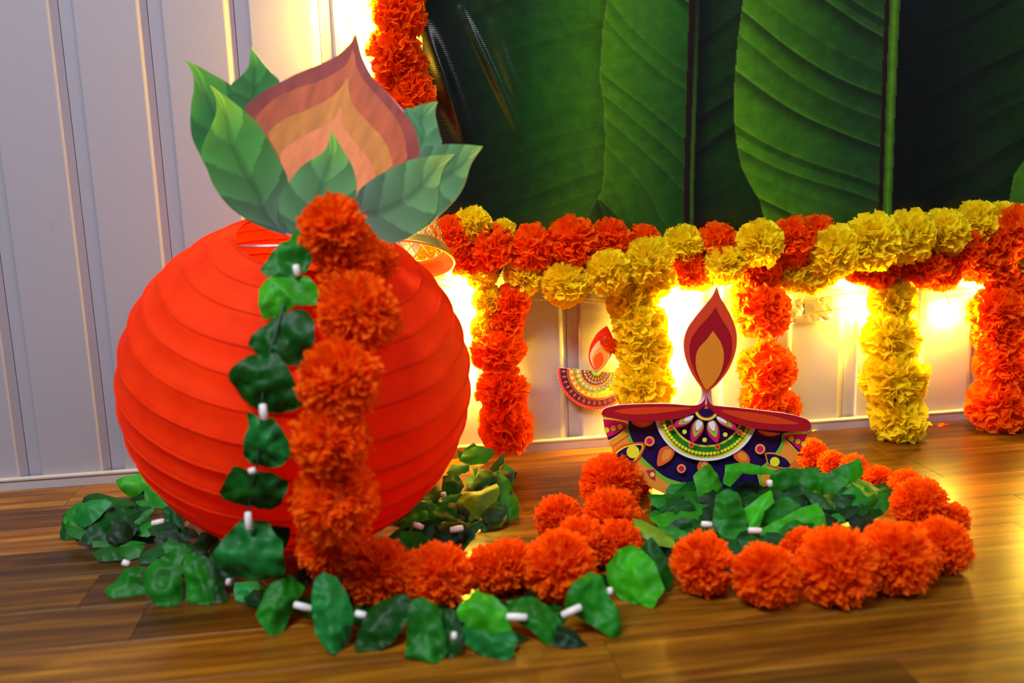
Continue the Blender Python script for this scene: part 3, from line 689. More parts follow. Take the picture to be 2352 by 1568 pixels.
# ------------------------------------------------------------------ red paper lantern
def lantern():
    root = empty('paper_lantern', (LC.x, LC.y, 0), 'large ribbed red-orange round paper lantern standing on the floor', 'lantern')
    rings = 16; a0, a1 = math.radians(22), math.radians(158); R = random.Random(4)
    ang = [a0+(a1-a0)*(i+(R.uniform(-.14, .14) if 0 < i < rings-1 else 0))/(rings-1) for i in range(rings)]
    seg = 160; V = []; F = []; sub = 6
    rows = []
    for i in range(rings-1):
        for k in range(sub): rows.append((ang[i]+(ang[i+1]-ang[i])*k/sub, k/sub, i))
    rows.append((ang[-1], 0, rings-1))
    for th, q, i in rows:
        for j in range(seg):
            ph = 2*PI*j/seg
            wob = .012*noise.noise(Vector((math.cos(ph)*2.2, math.sin(ph)*2.2, i*1.7)))
            tt = th+wob
            sag = 1-.013*math.sin(PI*q)-.006*abs(noise.noise(Vector((ph*9, i*3.1, q*2))))*math.sin(PI*q)+.006*noise.noise(Vector((math.cos(ph)*1.3, math.sin(ph)*1.3, th*2)))
            v = Vector((LR*sag*math.sin(tt)*math.cos(ph), LR*sag*math.sin(tt)*math.sin(ph), LR*OBL*sag*math.cos(tt)))
            V.append(LQ @ v + LC)
    for i in range(len(rows)-1):
        for j in range(seg): F.append((i*seg+j, (i+1)*seg+j, (i+1)*seg+(j+1) % seg, i*seg+(j+1) % seg))
    low = min(v[2] for v in V); dz = max(0, .001-low)
    V = [(v[0], v[1], v[2]+dz) for v in V]
    o = mk('paper_shade', V, F, M_paper); under(root, o)
    # crisp wire lines: split shading at each ring
    def ring(r, z, rad):
        P = [tuple(LQ @ Vector((r*math.cos(2*PI*k/64), r*math.sin(2*PI*k/64), z)) + LC + Vector((0, 0, dz))) for k in range(64)]
        return tube(P, rad, 5, True)
    rt = LR*math.sin(a0); zt = LR*OBL*math.cos(a0)
    under(root, mk('rim', *ring(rt, zt, .0016), M_paper))
    br = []
    for k in range(3):
        a = k*PI/3+.3
        br.append(tube([tuple(LQ @ Vector((s*rt*math.cos(a), s*rt*math.sin(a), zt-.004)) + LC + Vector((0, 0, dz))) for s in (-1, 0, 1)], .0011, 5))
    under(root, mk('wire_frame', *merge(br), M_wire))
    for i in range(1, rings-1):
        th = ang[i]; P = []
        for k in range(90):
            ph = 2*PI*k/90; wob = .012*noise.noise(Vector((math.cos(ph)*2.2, math.sin(ph)*2.2, i*1.7)))
            rr = 1.001+.006*noise.noise(Vector((math.cos(ph)*1.3, math.sin(ph)*1.3, th*2)))
            P.append(tuple(LQ @ Vector((LR*rr*math.sin(th+wob)*math.cos(ph), LR*rr*math.sin(th+wob)*math.sin(ph), LR*OBL*rr*math.cos(th+wob))) + LC + Vector((0, 0, dz))))
        under(root, mk('rib', *tube(P, .0010, 5, True), M_paper))
lantern()

def on_lantern(px, py, off):
    """first point along the view ray at the lantern's surface + off"""
    d = ray(px, py); Q = LQ.inverted(); a, b = LR+off, LR*OBL+off
    o = Q @ (CAM-LC); e = Q @ d
    o = Vector((o.x/a, o.y/a, o.z/b)); e = Vector((e.x/a, e.y/a, e.z/b))
    A = e.dot(e); B = 2*o.dot(e); Cc = o.dot(o)-1; disc = B*B-4*A*Cc
    if disc < 0: disc = 0
    return CAM + d*((-B-math.sqrt(disc))/(2*A))

# ------------------------------------------------------------------ floor marigold garland
def floor_flower_pos(px, py, pr, k=.86):
    z = .02
    for _ in range(12):
        c = on_floor(px, py, z); r = pr*depth_of(c)/FPX; z = z*.4+.6*k*r
    return on_floor(px, py, z), r
def fore_garland():
    root = empty('marigold_garland', on_floor(868, 1390), 'thick orange marigold garland draped down the red lantern and snaking over the floor', 'garland')
    lan = [(765,528,84),(800,592,86),(862,600,52),(818,714,92),(872,738,58),(780,874,98),(762,1010,97),(772,1150,103),(745,1255,70)]
    pts = []
    for px, py, pr in lan:
        off = .02
        for _ in range(4):
            c = on_lantern(px, py, off); r = pr*depth_of(c)/FPX; off = r*.80
        if py < 560: c = on_lantern(px, py+55, off+.008); c = on_plane(px, py, c, fw); r = pr*depth_of(c)/FPX
        if c.z < r*.9: c, r = floor_flower_pos(px, py, pr)
        pts.append(c); flower(root, c, r*.99, 'f')
    for px, py, pr in [(805,1290,78),(868,1318,82),(1006,1323,80),(1130,1310,62),(1172,1296,66),(1288,1300,88),(1285,1195,60),(1330,1250,66),(1408,1190,72),(1420,1250,60),(1403,1108,72),(1462,1090,44)]:
        c, r = floor_flower_pos(px, py, pr)
        pts.append(c); flower(root, c, r*1.0, 'f')
    # round the back of the lamp card, then the loop on the right
    for p in ((.325, -.215, .024), (.40, -.185, .024)): pts.append(Vector(p)); flower(root, p, .024, 'f')
    for px, py, pr in [(1865,1042,36),(1912,1064,32),(1960,1078,36),(2018,1100,34),(2080,1118,42),(2112,1160,66),(2190,1190,38),(2165,1252,66),(2058,1280,90),(1921,1303,92),(1840,1262,50),(1757,1322,76),(1615,1295,74)]:
        c, r = floor_flower_pos(px, py, pr); pts.append(c); flower(root, c, r, 'f')
    garland_cord(root, [tuple(p) for p in pts], .0015)
fore_garland()

# ------------------------------------------------------------------ cloth leaf garlands
GREENS = {'g': (22,112,12), 'b': (50,150,12), 'd': (8,74,6), 't': (20,116,40), 'y': (118,158,16), 'k': (5,46,5)}  # k has shadow painted into the green, y a yellow highlight
rl = random.Random(11)
def leaf_mesh(poly, P0, n, col, root, bulge=.16, seed=0, jag=True):
    R = random.Random(seed)
    # rounded, slightly ragged edge
    cp = []
    m = len(poly)
    for i in range(m):
        a, b = poly[i], poly[(i+1) % m]; L = math.dist(a, b); k = max(2, int(L/9))
        for j in range(k):
            t = j/k; x = a[0]+(b[0]-a[0])*t; y = a[1]+(b[1]-a[1])*t
            q = (R.uniform(-1.3, 1.3) if jag and j else 0); nx, ny = (b[1]-a[1])/L, -(b[0]-a[0])/L
            bow = math.sin(PI*t)*L*.012
            s = 1 if sum(poly[w][0]*poly[(w+1) % m][1]-poly[(w+1) % m][0]*poly[w][1] for w in range(m)) > 0 else -1
            cp.append((x+nx*(q+bow*s), y+ny*(q+bow*s)))
    xs = np.array(cp); c = xs.mean(0); u, s_, vt = np.linalg.svd(xs-c); ax = vt[0]; half = max(abs((xs-c) @ vt[1])); lon = max(abs((xs-c) @ ax))
    try: v, f = fill(cp, max(7.0, half/6))
    except Exception: return None
    o0 = on_plane(c[0], c[1], P0, n); ppm = depth_of(o0)/FPX; H = half*ppm
    tw = R.uniform(-.25, .25); off = R.uniform(-.25, .25)*half
    V = []
    for p in v:
        q = np.array(p)-c; al = q @ ax; ac = q @ vt[1]-off-tw*al*.6
        rr = abs(ac)/half
        cr = abs(noise.noise(Vector((p[0]*.016, p[1]*.016, seed*3.3))))+.5*abs(noise.noise(Vector((p[0]*.04, p[1]*.04, seed*1.3))))
        h = -bulge*2.6*H*rr + bulge*.7*H*math.cos(al/lon*2.2) - H*.6*cr
        vein = math.sin((al+abs(ac)*.9)/half*7.5)*H*.018*min(1, rr*3)
        V.append(on_plane(p[0], p[1], P0, n)+n*(h+vein))
    low = min(w.z for w in V)
    if low < .0006: V = [w+Vector((0, 0, max(0, .0006-w.z))) for w in V]
    base = lin(col); C = []
    for p in v:
        q = np.array(p)-c; ac = (q @ vt[1]-off)/half
        k = 1+.10*math.sin(p[0]*.05+seed)+(.22 if abs(ac) < .05 else 0); C.append(tuple(b*k for b in base))
    o = mk('leaf', V, f, M_leaf, colors=C)
    return under(root, o)
def bead(root, px, py, ang, ln, P, r=.0032):
    c = P; d = (RT*math.cos(math.radians(ang)) - UP*math.sin(math.radians(ang))); L = ln*depth_of(c)/FPX/2
    V = []; F = []; n = 10; a = d.orthogonal().normalized(); b = d.cross(a)
    prof = [(-1, .55), (-.9, .95), (0, 1.05), (.9, .95), (1, .55)]
    for t, s in prof:
        for k in range(n): V.append(c+d*(L*t)+a*(r*s*math.cos(2*PI*k/n))+b*(r*s*math.sin(2*PI*k/n)))
    for i in range(len(prof)-1):
        for k in range(n): F.append((i*n+k, i*n+(k+1) % n, (i+1)*n+(k+1) % n, (i+1)*n+k))
    F.append(tuple(range(n))[::-1]); F.append(tuple((len(prof)-1)*n+k for k in range(n)))
    under(root, mk('straw_bead', V, F, M_bead))
def floor_leaf(root, poly, tone, lean=48, z0=.002, bulge=.16, seed=0, yaw=None):
    pb = max(poly, key=lambda p: p[1]); R = random.Random(seed*7+1)
    p0 = on_floor(pb[0], pb[1], z0)
    yw = R.uniform(-18, 18) if yaw is None else yaw
    a = math.radians(lean+R.uniform(-6, 6))
    hr = Vector((math.cos(YAW), -math.sin(YAW), 0)); hr.rotate(Matrix.Rotation(math.radians(yw), 3, 'Z'))
    back = Vector((-hr.y, hr.x, 0)); up = back*math.cos(a)+Vector((0, 0, math.sin(a)))
    n = hr.cross(up).normalized()
    if n.dot(fw) > 0: n = -n
    c = GREENS[tone]; k = R.uniform(.88, 1.12)
    leaf_mesh(poly, p0, n, tuple(min(255, x*k) for x in c), root, bulge, seed)
def lantern_leaf(root, poly, tone, off=.012, bulge=.16, seed=0):
    cx = sum(p[0] for p in poly)/len(poly); cy = sum(p[1] for p in poly)/len(poly)
    s = on_lantern(cx, cy, off); q = LQ.inverted() @ (s-LC); nn = LQ @ Vector((q.x, q.y, q.z/OBL**2)).normalized()
    n = (nn*.75-fw*.5).normalized()
    leaf_mesh(poly, s, n, GREENS[tone], root, bulge, seed)

Z2, Z3, Z4, Z5, Z6, Z7 = zm(480,430,3.136), zm(480,900,3.136), zm(100,1000,3.485), zm(560,1200,2.352), zm(1300,980,2.352), zm(850,980,3.618)
def main_leaves():
    root = empty('leaf_garland', on_floor(1000, 1500), 'green cloth leaf garland with white beads, running down the lantern and along the floor', 'garland')
    A = [(Z2([(605,262),(690,350),(748,440),(715,560),(590,620),(400,620),(352,560),(450,450),(540,370)]), 'g', .022),
         (Z2([(400,635),(500,612),(600,620),(700,620),(790,720),(790,820),(630,840),(500,890),(380,930),(345,830),(340,700)]), 'b', .018),
         (Z2([(640,860),(700,880),(750,950),(760,1090),(640,1270),(560,1270),(430,1180),(330,1180),(262,1120),(290,1050),(400,960),(520,900)]), 'd', .014),
         ([(585,808),(630,810),(658,841),(697,925),(680,940),(630,952),(590,945),(545,915),(515,858),(545,829)], 'd', .016),
         (Z3([(255,140),(300,170),(350,200),(430,200),(520,290),(560,350),(575,480),(520,540),(380,575),(290,540),(225,490),(240,350),(270,260)]), 't', .014),
         (Z3([(145,570),(300,590),(420,600),(560,670),(550,740),(500,840),(400,895),(250,860),(90,790),(60,740)]), 'd', .014)]
    for i, (p, t, off) in enumerate(A): lantern_leaf(root, p, t, off, .13, 20+i)
    B = [('k', [(310,205),(355,250),(350,320),(300,320),(250,270)], 40, .004), ('g', [(235,258),(330,330),(300,400),(270,440),(250,480),(200,600),(150,628),(60,490),(100,400),(150,310)], 55, .002),
         ('t', [(430,260),(500,280),(570,400),(603,490),(560,600),(500,725),(440,680),(390,600),(370,500),(365,400),(385,290)], 58, .002),
         ('k', [(440,560),(600,500),(575,610),(505,722),(450,640)], 50, .001),
         ('d', [(820,372),(880,380),(890,440),(860,520),(800,610),(700,690),(640,712),(590,680),(600,590),(640,500),(700,420)], 52, .002),
         ('d', [(1060,450),(1140,470),(1180,600),(1160,700),(1080,740),(1040,640)], 48, .001),
         ('g', [(960,395),(1050,440),(1080,560),(1100,620),(1110,690),(1050,760),(960,750),(870,740),(880,600),(885,480),(910,410)], 55, .002),
         ('k', [(1380,600),(1480,580),(1545,610),(1500,650),(1440,680)], 35, .001),
         ('t', [(1110,575),(1200,560),(1330,600),(1440,570),(1475,625),(1450,720),(1380,755),(1280,710),(1200,660)], 50, .002),
         ('b', [(1250,345),(1340,380),(1420,450),(1440,560),(1400,595),(1300,590),(1180,560),(1110,540),(1130,480),(1190,400)], 50, .014),
         ('k', [(1690,540),(1780,560),(1865,655),(1745,690),(1680,650)], 40, .001),
         ('g', [(1425,410),(1560,375),(1640,420),(1735,535),(1700,560),(1690,660),(1650,660),(1540,560),(1450,500)], 50, .003),
         ('g', [(1880,255),(1950,280),(1990,400),(2045,500),(2050,600),(2010,635),(1900,560),(1820,510),(1740,440),(1770,330)], 55, .002),
         ('d', [(2200,70),(2260,150),(2320,300),(2300,360),(2240,370),(2180,230),(2130,140)], 52, .003),
         ('b', [(2080,110),(2140,130),(2210,200),(2265,350),(2200,470),(2080,460),(2000,380),(1950,300),(1940,220),(2010,150)], 56, .002),
         ('y', [(2095,0),(2200,10),(2330,90),(2330,120),(2230,110),(2120,40)], 30, .022)]
    for i, (t, p, ln, z0) in enumerate(B): floor_leaf(root, Z5(p), t, ln, z0, .18, 40+i)
    RR = random.Random(77)
    for i in range(15):                      # dark leaves, shade painted into their colour, tucked between front ones and flowers
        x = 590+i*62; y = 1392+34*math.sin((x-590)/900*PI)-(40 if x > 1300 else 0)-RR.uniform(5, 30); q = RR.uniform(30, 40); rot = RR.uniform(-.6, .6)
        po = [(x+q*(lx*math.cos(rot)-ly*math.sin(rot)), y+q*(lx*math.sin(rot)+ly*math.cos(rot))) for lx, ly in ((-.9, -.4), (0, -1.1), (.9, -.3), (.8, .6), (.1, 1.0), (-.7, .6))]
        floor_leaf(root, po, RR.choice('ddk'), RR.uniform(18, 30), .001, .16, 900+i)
    C = [('d', [(400,940),(580,960),(570,1080),(530,1150),(460,1040)], 84, .05), ('t', [(190,930),(380,950),(500,1080),(520,1200),(510,1330),(370,1370),(180,1360),(100,1340),(0,1230),(0,1190),(90,1050)], 72, .044)]
    for i, (t, p, ln, z0) in enumerate(C): floor_leaf(root, Z3(p), t, ln, z0, .16, 70+i)
    for x, y, a, l in ((682,621,78,28),(605,946,84,38),(571,1196,86,42),(579,1081,80,14)):
        bead(root, x, y, a, l, on_lantern(x, y, .020))
    for x, y, a, l, z in ((570+126,1393,14,44,.022),(828,1411,12,26,.020),(1187,1417,2,48,.022),(1313,1403,-25,50,.024),(1043,1460,0,12,.024),(1401,1357,0,12,.036),(526,1336,0,12,.030)):
        bead(root, x, y, a, l, on_floor(x, y, z))
    garland_cord(root, [tuple(on_lantern(x, y, .010)) for x, y in ((690,560),(665,650),(640,740),(610,850),(600,950),(595,1040),(578,1120),(572,1180))]+[tuple(on_floor(x, y, .016)) for x, y in ((560,1290),(690,1390),(830,1412),(1000,1430),(1190,1418),(1310,1405),(1400,1355))], .001)
main_leaves()

def heap(name_label, Zf, items, beads, fillers, seed):
    ctr = fillers[0]
    root = empty('leaf_garland', on_floor(ctr[0], ctr[1]), name_label, 'garland')
    R = random.Random(seed)
    for i, (x, y, w, h) in enumerate(fillers):          # lower layers of the pile
        for q in range(8):
            ax = x+R.uniform(-w, w); ay = y+R.uniform(-h, h); s = R.uniform(34, 52); rot = R.uniform(0, PI)
            po = []
            for k, (lx, ly) in enumerate(((-1, 0), (-.5, -.5), (.2, -.62), (1, -.1), (.7, .45), (0, .62), (-.6, .5))):
                xx = lx*s; yy = ly*s; po.append((ax+xx*math.cos(rot)-yy*math.sin(rot), ay+(xx*math.sin(rot)+yy*math.cos(rot))*.62))
            floor_leaf(root, po, R.choice('dkdgg'), R.uniform(8, 24) if q < 4 else R.uniform(25, 50), .002+.0025*min(q, 5), .10, seed*100+i*10+q)
    for i, it in enumerate(items):
        t, p = it[0], it[1]; ln = it[2] if len(it) > 2 else 40; z0 = it[3] if len(it) > 3 else .008
        floor_leaf(root, Zf(p), t, ln, z0, .15, seed+i)
    for x, y, a, l, z in beads:
        q = Zf([(x, y)])[0]; bead(root, q[0], q[1], a, l, on_floor(q[0], q[1], z))
    return root
heap('left pile of green cloth leaf garland behind the lantern near the skirting', Z4,
  [('b', [(555,345),(640,320),(800,285),(830,310),(860,380),(800,430),(720,500),(650,470),(600,420)], 55, .012), ('d', [(860,375),(900,400),(890,440),(720,500),(800,430)], 40, .010),
   ('d', [(295,520),(350,450),(410,438),(540,470),(650,475),(730,530),(600,580),(400,580)], 40, .022), ('g', [(140,640),(230,550),(300,520),(330,620),(260,700),(170,720)], 45, .016),
   ('t', [(205,640),(230,570),(330,520),(470,488),(520,515),(430,640),(360,700),(300,720)], 48, .026), ('d', [(100,832),(130,640),(215,590),(215,700),(260,815),(200,825)], 50, .002),
   ('g', [(150,720),(215,650),(270,725),(340,690),(310,780),(250,828)], 50, .010), ('d', [(270,825),(380,680),(520,500),(680,560),(745,590),(640,720),(560,800),(350,858)], 45, .012),
   ('g', [(560,785),(700,680),(850,580),(885,590),(830,660),(720,740),(590,812)], 45, .014), ('g', [(735,520),(800,503),(900,520),(1000,560),(900,568),(760,552)], 25, .026),
   ('d', [(1000,560),(1080,600),(1120,700),(1110,840),(1000,850),(1000,700)], 55, .004), ('d', [(900,700),(1005,650),(1015,860),(900,900)], 45, .004),
   ('g', [(385,845),(560,835),(800,840),(820,850),(720,872),(390,882)], 20, .014), ('g', [(365,920),(480,870),(800,845),(800,890),(760,950),(600,982),(430,982)], 30, .006),
   ('d', [(560,700),(760,720),(900,740),(880,840),(700,850),(560,830)], 20, .006),
   ('k', [(1190,900),(1260,800),(1440,780),(1380,850),(1250,915)], 40, .003), ('g', [(470,1220),(560,1130),(700,1000),(770,1000),(760,1150),(790,1250),(640,1290),(530,1302)], 42, .002),
   ('d', [(790,900),(900,860),(960,960),(820,1010),(740,1010)], 30, .006),
   ('g', [(745,1070),(820,1000),(980,905),(1100,840),(1180,890),(1120,960),(1095,1010),(1092,1310),(990,1390),(940,1380),(850,1300),(780,1180)], 50, .002),
   ('d', [(1200,930),(1300,960),(1420,1150),(1480,1330),(1370,1350),(1300,1200)], 45, .001), ('g', [(1110,930),(1170,930),(1290,960),(1340,1040),(1370,1180),(1350,1350),(1240,1360),(1130,1320),(1105,1150)], 52, .002),
   ('t', [(1510,1160),(1690,1150),(1740,1280),(1700,1330),(1520,1340)], 45, .002)],
  [(918,695,-12,30,.030),(662,1022,20,18,.018),(995,515,0,12,.030)], [(240,1205,60,26),(340,1190,60,30),(420,1250,60,40),(480,1290,50,40),(360,1130,40,20)], 300)
heap('green cloth leaf pile on the floor right of the lantern, shining yellow', Z7,
  [('g', [(720,190),(770,210),(850,120),(890,150),(780,230),(740,270)], 55, .030), ('b', [(740,275),(800,180),(900,150),(1030,180),(1040,200),(980,290),(830,312)], 55, .026),
   ('g', [(680,290),(820,288),(820,345),(700,405),(630,375)], 35, .032), ('y', [(830,310),(960,300),(900,340),(870,395)], 30, .032), ('d', [(610,380),(740,390),(790,470),(740,570),(680,600),(600,520)], 50, .016),
   ('b', [(1110,290),(1195,350),(1190,480),(1150,430),(1080,340)], 55, .016), ('g', [(990,350),(1060,260),(1130,190),(1110,300),(1070,335),(1080,400)], 60, .024),
   ('g', [(930,340),(1000,350),(1065,420),(960,480),(830,508),(880,410)], 48, .022), ('b', [(1060,330),(1180,460),(1245,600),(1250,770),(1010,800),(1090,640),(1080,500)], 52, .002),
   ('y', [(720,600),(790,520),(900,510),(1060,440),(1085,530),(1060,590),(1000,640),(900,740),(700,690)], 42, .014), ('g', [(1085,590),(1095,620),(1000,780),(950,882),(930,770)], 45, .003),
   ('d', [(250,760),(330,660),(560,460),(610,560),(500,640),(400,720)], 35, .012), ('g', [(460,620),(590,590),(590,660),(540,690)], 35, .018), ('k', [(560,690),(700,620),(800,760),(640,790)], 30, .008),
   ('d', [(150,905),(300,780),(450,740),(390,820),(300,900),(170,928)], 35, .004), ('g', [(330,935),(500,820),(680,740),(780,740),(700,850),(540,1005),(400,1003)], 40, .003), ('d', [(560,1030),(640,880),(800,790),(940,780),(860,900),(740,1055)], 40, .003)],
  [(400,825,20,26,.028),(720,850,-10,31,.030),(610,565,70,12,.034)], [(960,1170,40,24),(1130,1160,40,24),(1060,1170,60,24),(1000,1200,50,30),(1110,1120,50,26),(960,1225,40,16),(1050,1230,40,16)], 500)
heap('heaped green cloth leaf garland inside the orange ring before the big lamp', Z6,
  [('g', [(1105,190),(1150,135),(1190,150),(1195,225),(1120,225)], 65, .034), ('g', [(545,335),(610,260),(665,172),(712,215),(700,320),(650,372),(560,368)], 60, .012), ('b', [(700,260),(760,205),(800,190),(862,312),(810,400),(730,400)], 58, .016),
   ('d', [(800,190),(850,170),(890,185),(870,260),(830,250)], 60, .030), ('b', [(860,295),(868,200),(960,183),(1142,228),(1130,250),(960,245),(900,315)], 50, .032),
   ('g', [(1108,325),(1108,230),(1370,208),(1397,262),(1392,372),(1250,362)], 58, .016), ('k', [(900,310),(960,245),(1110,250),(1110,330),(1020,350),(930,350)], 30, .014),
   ('g', [(1395,245),(1590,163),(1618,240),(1440,372),(1392,372)], 55, .018), ('g', [(1620,233),(1700,290),(1782,372),(1650,440),(1480,495),(1440,415)], 48, .012), ('d', [(1240,278),(1300,320),(1455,400),(1455,445),(1330,412)], 35, .026),
   ('d', [(1130,360),(1250,365),(1330,415),(1420,445),(1440,480),(1290,450)], 30, .014),
   ('g', [(435,362),(640,358),(600,392),(490,397)], 20, .022), ('b', [(450,475),(560,430),(740,430),(802,462),(760,520),(620,582),(540,582)], 45, .008), ('g', [(1010,400),(1080,450),(1180,350),(1290,430),(1280,470),(1060,520)], 45, .016),
   ('b', [(960,430),(1110,333),(1132,400),(1075,450),(1040,560),(990,540)], 50, .016), ('b', [(1290,420),(1370,388),(1412,520),(1320,535),(1180,600),(1060,642),(1000,580),(1150,490)], 48, .006),
   ('g', [(1400,520),(1420,470),(1480,455),(1515,510)], 45, .014), ('k', [(740,430),(810,400),(820,560),(760,560)], 40, .010), ('g', [(810,360),(870,328),(930,350),(970,450),(980,530),(905,600),(880,642),(830,590),(790,500)], 62, .010),
   ('y', [(358,487),(400,490),(592,590),(580,640),(470,600),(380,540)], 35, .018), ('d', [(480,600),(580,640),(600,700),(540,720),(470,660)], 40, .004)],
  [(760,527,5,25,.030),(1020,560,3,31,.028),(1100,305,80,16,.045)], [(1620,1190,60,24),(1720,1180,70,30),(1820,1180,70,30),(1900,1160,60,26),(1560,1170,40,20),(1545,1215,30,20),(1990,1130,40,24),(1960,1170,40,20),(1640,1130,60,14),(1860,1110,60,14),(1680,1230,60,20),(1800,1230,60,16),(1760,1130,80,16)], 700)

# ------------------------------------------------------------------ fairy lights
def fairy():
    bulbs = [(800,12),(838,52),(880,182),(862,130),(1062,652),(1076,706),(1088,775),(1092,868),(1110,640),(1540,700),(1563,745),(1556,828),(1524,880),(1600,668),(1700,648),(1968,640),(1984,712),(2186,722),(2262,652),(2338,640),(1500,800)]
    cen = on_wall(1700, 700, -.02)
    root = empty('fairy_lights', cen, 'string of warm yellow fairy lights on thin wires across the wall behind the marigolds', 'lights')
    def add_bulb(rt, px, py):
        c = on_wall(px, py, -.016); V = []; F = []; n, m = 8, 5
        for i in range(m+1):
            ph = PI*i/m
            for j in range(n): V.append(c+Vector((.0042*math.sin(ph)*math.cos(2*PI*j/n), .0042*math.sin(ph)*math.sin(2*PI*j/n), .006*math.cos(ph))))
        for i in range(m):
            for j in range(n): F.append((i*n+j, (i+1)*n+j, (i+1)*n+(j+1) % n, i*n+(j+1) % n))
        under(rt, mk('bulb', V, F, M_bulb))
    for b in bulbs[4:]+[(1000, 592), (2430, 640), (2500, 720), (2600, 660), (2700, 700), (1755, 660), (2040, 770), (1480, 720), (1465, 880), (1112, 745)]: add_bulb(root, *b)  # extra unseen bulbs, added behind flowers and beyond the right edge for warm light
    R = random.Random(8)
    for line in ([(1000,640),(1060,648),(1130,662),(1240,668),(1330,690),(1420,695),(1520,680),(1620,690),(1750,702)], [(1010,655),(1100,668),(1220,688),(1320,684),(1440,690),(1530,672)],
                 [(1750,655),(1820,660),(1900,664),(1970,672),(2060,690),(2130,690),(2260,668),(2360,660)], [(1800,705),(1860,692),(1930,676),(2000,668)], [(1810,735),(1880,716),(1960,706),(2010,708)],
                 [(2000,660),(2100,668),(2200,664),(2300,655)], [(2170,672),(2178,690),(2186,716)], [(1560,690),(1568,730),(1560,820)]):
        pts = [on_wall(x, y, -.012-R.uniform(0, .006)) for x, y in line]; cr = catmull([tuple(p) for p in pts], 10)
        A = []; B = []
        for i, p in enumerate(cr):
            a = i*1.1; A.append((p[0], p[1]+.0012*math.cos(a), p[2]+.0012*math.sin(a))); B.append((p[0], p[1]-.0012*math.cos(a), p[2]-.0012*math.sin(a)))
        under(root, mk('wire', *merge([tube(A, .0005, 4), tube(B, .0005, 4)]), M_copper))
    r2 = empty('fairy_lights', on_wall(835, 120, -.02), 'bright warm fairy lights hanging by the banner, above the lantern', 'lights')
    for b in bulbs[:4]: add_bulb(r2, *b)
    for line in ([(795,-40),(800,30),(812,90),(822,150)], [(812,-40),(818,40),(835,60),(838,120)], [(830,-40),(842,20),(850,80),(862,130),(880,185)], [(850,-40),(856,40),(848,100)]):
        under(r2, mk('wire', *tube(catmull([tuple(on_wall(x, y, -.014)) for x, y in line], 6), .0006, 4), M_copper))
fairy()

# ------------------------------------------------------------------ gold lattice ornament behind the lantern
def gold():
    ax = on_wall(934, 560, -.085); k = depth_of(ax)/FPX; n = 18
    z = lambda py: on_wall(934, py, ax.y).z
    zr, zb, zt = z(598), z(568), z(488); Rr, Rb, Rt = 110*k, 86*k, 64*k
    tl = Matrix.Rotation(math.radians(8), 3, 'Y') @ Matrix.Rotation(math.radians(-27), 3, 'X'); c0 = Vector((ax.x, ax.y, zb))
    root = empty('gold_lattice_ornament', (ax.x, ax.y, zr), 'gold metal lattice ornament with flared beaded rim behind the right of the lantern top', 'ornament')
    def P(r, a, zz): return tuple(tl @ Vector((r*math.cos(a), r*math.sin(a), zz-zb)) + c0)
    bars = []
    for s in (-1, 1):
        for i in range(n):
            a = 2*PI*i/n
            bars.append(tube([P(Rb+(Rt-Rb)*t, a+s*t*2.2*PI/n*1.0*2, zb+(zt-zb)*t) for t in (0, .25, .5, .75, 1)], .0011, 5))
    under(root, mk('lattice', *merge(bars), M_gold))
    for zz, r, w in ((zb, Rb, .0020), (zt, Rt, .0020), (zr, Rr, .0022)):
        under(root, mk('ring', *tube([P(r, 2*PI*i/48, zz) for i in range(48)], w, 6, True), M_gold))
    V = []; F = []
    for i in range(48):
        for r, zz in ((Rb, zb-.001), (Rb+(Rr-Rb)*.6, zb-.004), (Rr, zr)): V.append(P(r*(1+.02*(i % 2)), 2*PI*i/48, zz))
    for i in range(48):
        j = (i+1) % 48
        for q in (0, 1): F.append((i*3+q, j*3+q, j*3+q+1, i*3+q+1))
    under(root, mk('flared_rim', V, F, M_gold))
    bd = []
    for zz, r in ((zb+.004, Rb+.001), (zt-.004, Rt+.001), ((zb+zt)/2, (Rb+Rt)/2+.001)):
        for i in range(36):
            c = Vector(P(r, 2*PI*i/36, zz)); s = .0017
            bd.append(([c+Vector(v)*s for v in ((1,0,0),(-1,0,0),(0,1,0),(0,-1,0),(0,0,1),(0,0,-1))], [(0,2,4),(2,1,4),(1,3,4),(3,0,4),(2,0,5),(1,2,5),(3,1,5),(0,3,5)]))
    o = mk('beading', *merge(bd), M_gold); under(root, o); o['kind'] = 'stuff'
gold()

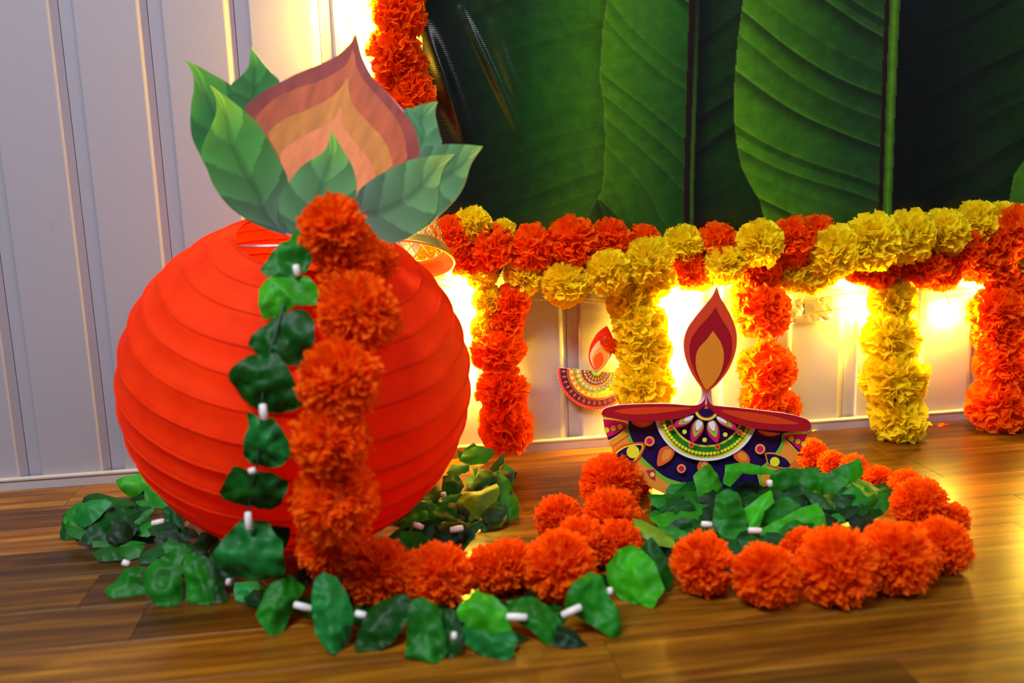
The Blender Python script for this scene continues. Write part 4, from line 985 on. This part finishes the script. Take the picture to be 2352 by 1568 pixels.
# ------------------------------------------------------------------ scraps
def scrap(name, label, px, py, pr, col_m, n=9, wall_y=None, seed=1):
    R = random.Random(seed)
    c = on_wall(px, py, wall_y) if wall_y is not None else on_floor(px, py, .001)
    k = pr*depth_of(c)/FPX; V = []; F = []
    root_z = c.z
    for i in range(n):
        a = R.uniform(0, 2*PI); l = k*R.uniform(.5, 1); w = k*.25
        if wall_y is not None: d = Vector((math.cos(a), -.25*R.random(), math.sin(a)*.8)); s = Vector((-math.sin(a), -.1, math.cos(a)))
        else: d = Vector((math.cos(a), math.sin(a)*.5, .25*R.random())); s = Vector((-math.sin(a), math.cos(a), .05))
        b = len(V); V += [c+s*w*.3, c-s*w*.3, c+d*l*.6-s*w+Vector((0, -.002 if wall_y is not None else 0, .002*(wall_y is None))), c+d*l*.6+s*w, c+d*l]
        F += [(b, b+1, b+2, b+3), (b+3, b+2, b+4)]
    o = mk(name, V, F, col_m, smooth=False); o['label'] = label; o['category'] = 'petals'
    return o
scrap('petal_scrap', 'flat orange petal scrap lying on the floor by the skirting', 2165, 977, 22, M_orange, 5, None, 3)
scrap('petal_scrap', 'small yellow petal scrap on the floor beside the big lamp rim', 1868, 990, 14, M_yellow, 5, None, 4)
tf = link('petal_tuft', POM['f'][1]); tf.location = on_wall(1408, 794, -.034); tf.scale = (.021, .008, .010); tf.rotation_euler = (0, math.radians(28), 0)
tf['label'] = 'loose orange petal tuft across the flame of the small wall lamp'; tf['category'] = 'petals'

def tape():
    m, nt, b = new_mat('clear tape'); b.inputs['Transmission Weight'].default_value = .92; b.inputs['Roughness'].default_value = .12
    b.inputs['Base Color'].default_value = (.95, .9, .8, 1); b.inputs['IOR'].default_value = 1.3
    n = 14; V = []; F = []; R = random.Random(3)
    for i in range(n+1):
        for j in range(6):
            V.append(on_wall(1800+i*8+R.uniform(-2, 2), 690+j*11-i*.8+R.uniform(-2, 2), -.004-R.uniform(0, .006)))
    for i in range(n):
        for j in range(5): k = i*6+j; F.append((k, k+6, k+7, k+1))
    o = mk('clear_tape', V, F, m, smooth=False); o['label'] = 'crumpled clear tape holding the light wires to the wall'; o['category'] = 'tape'
tape()
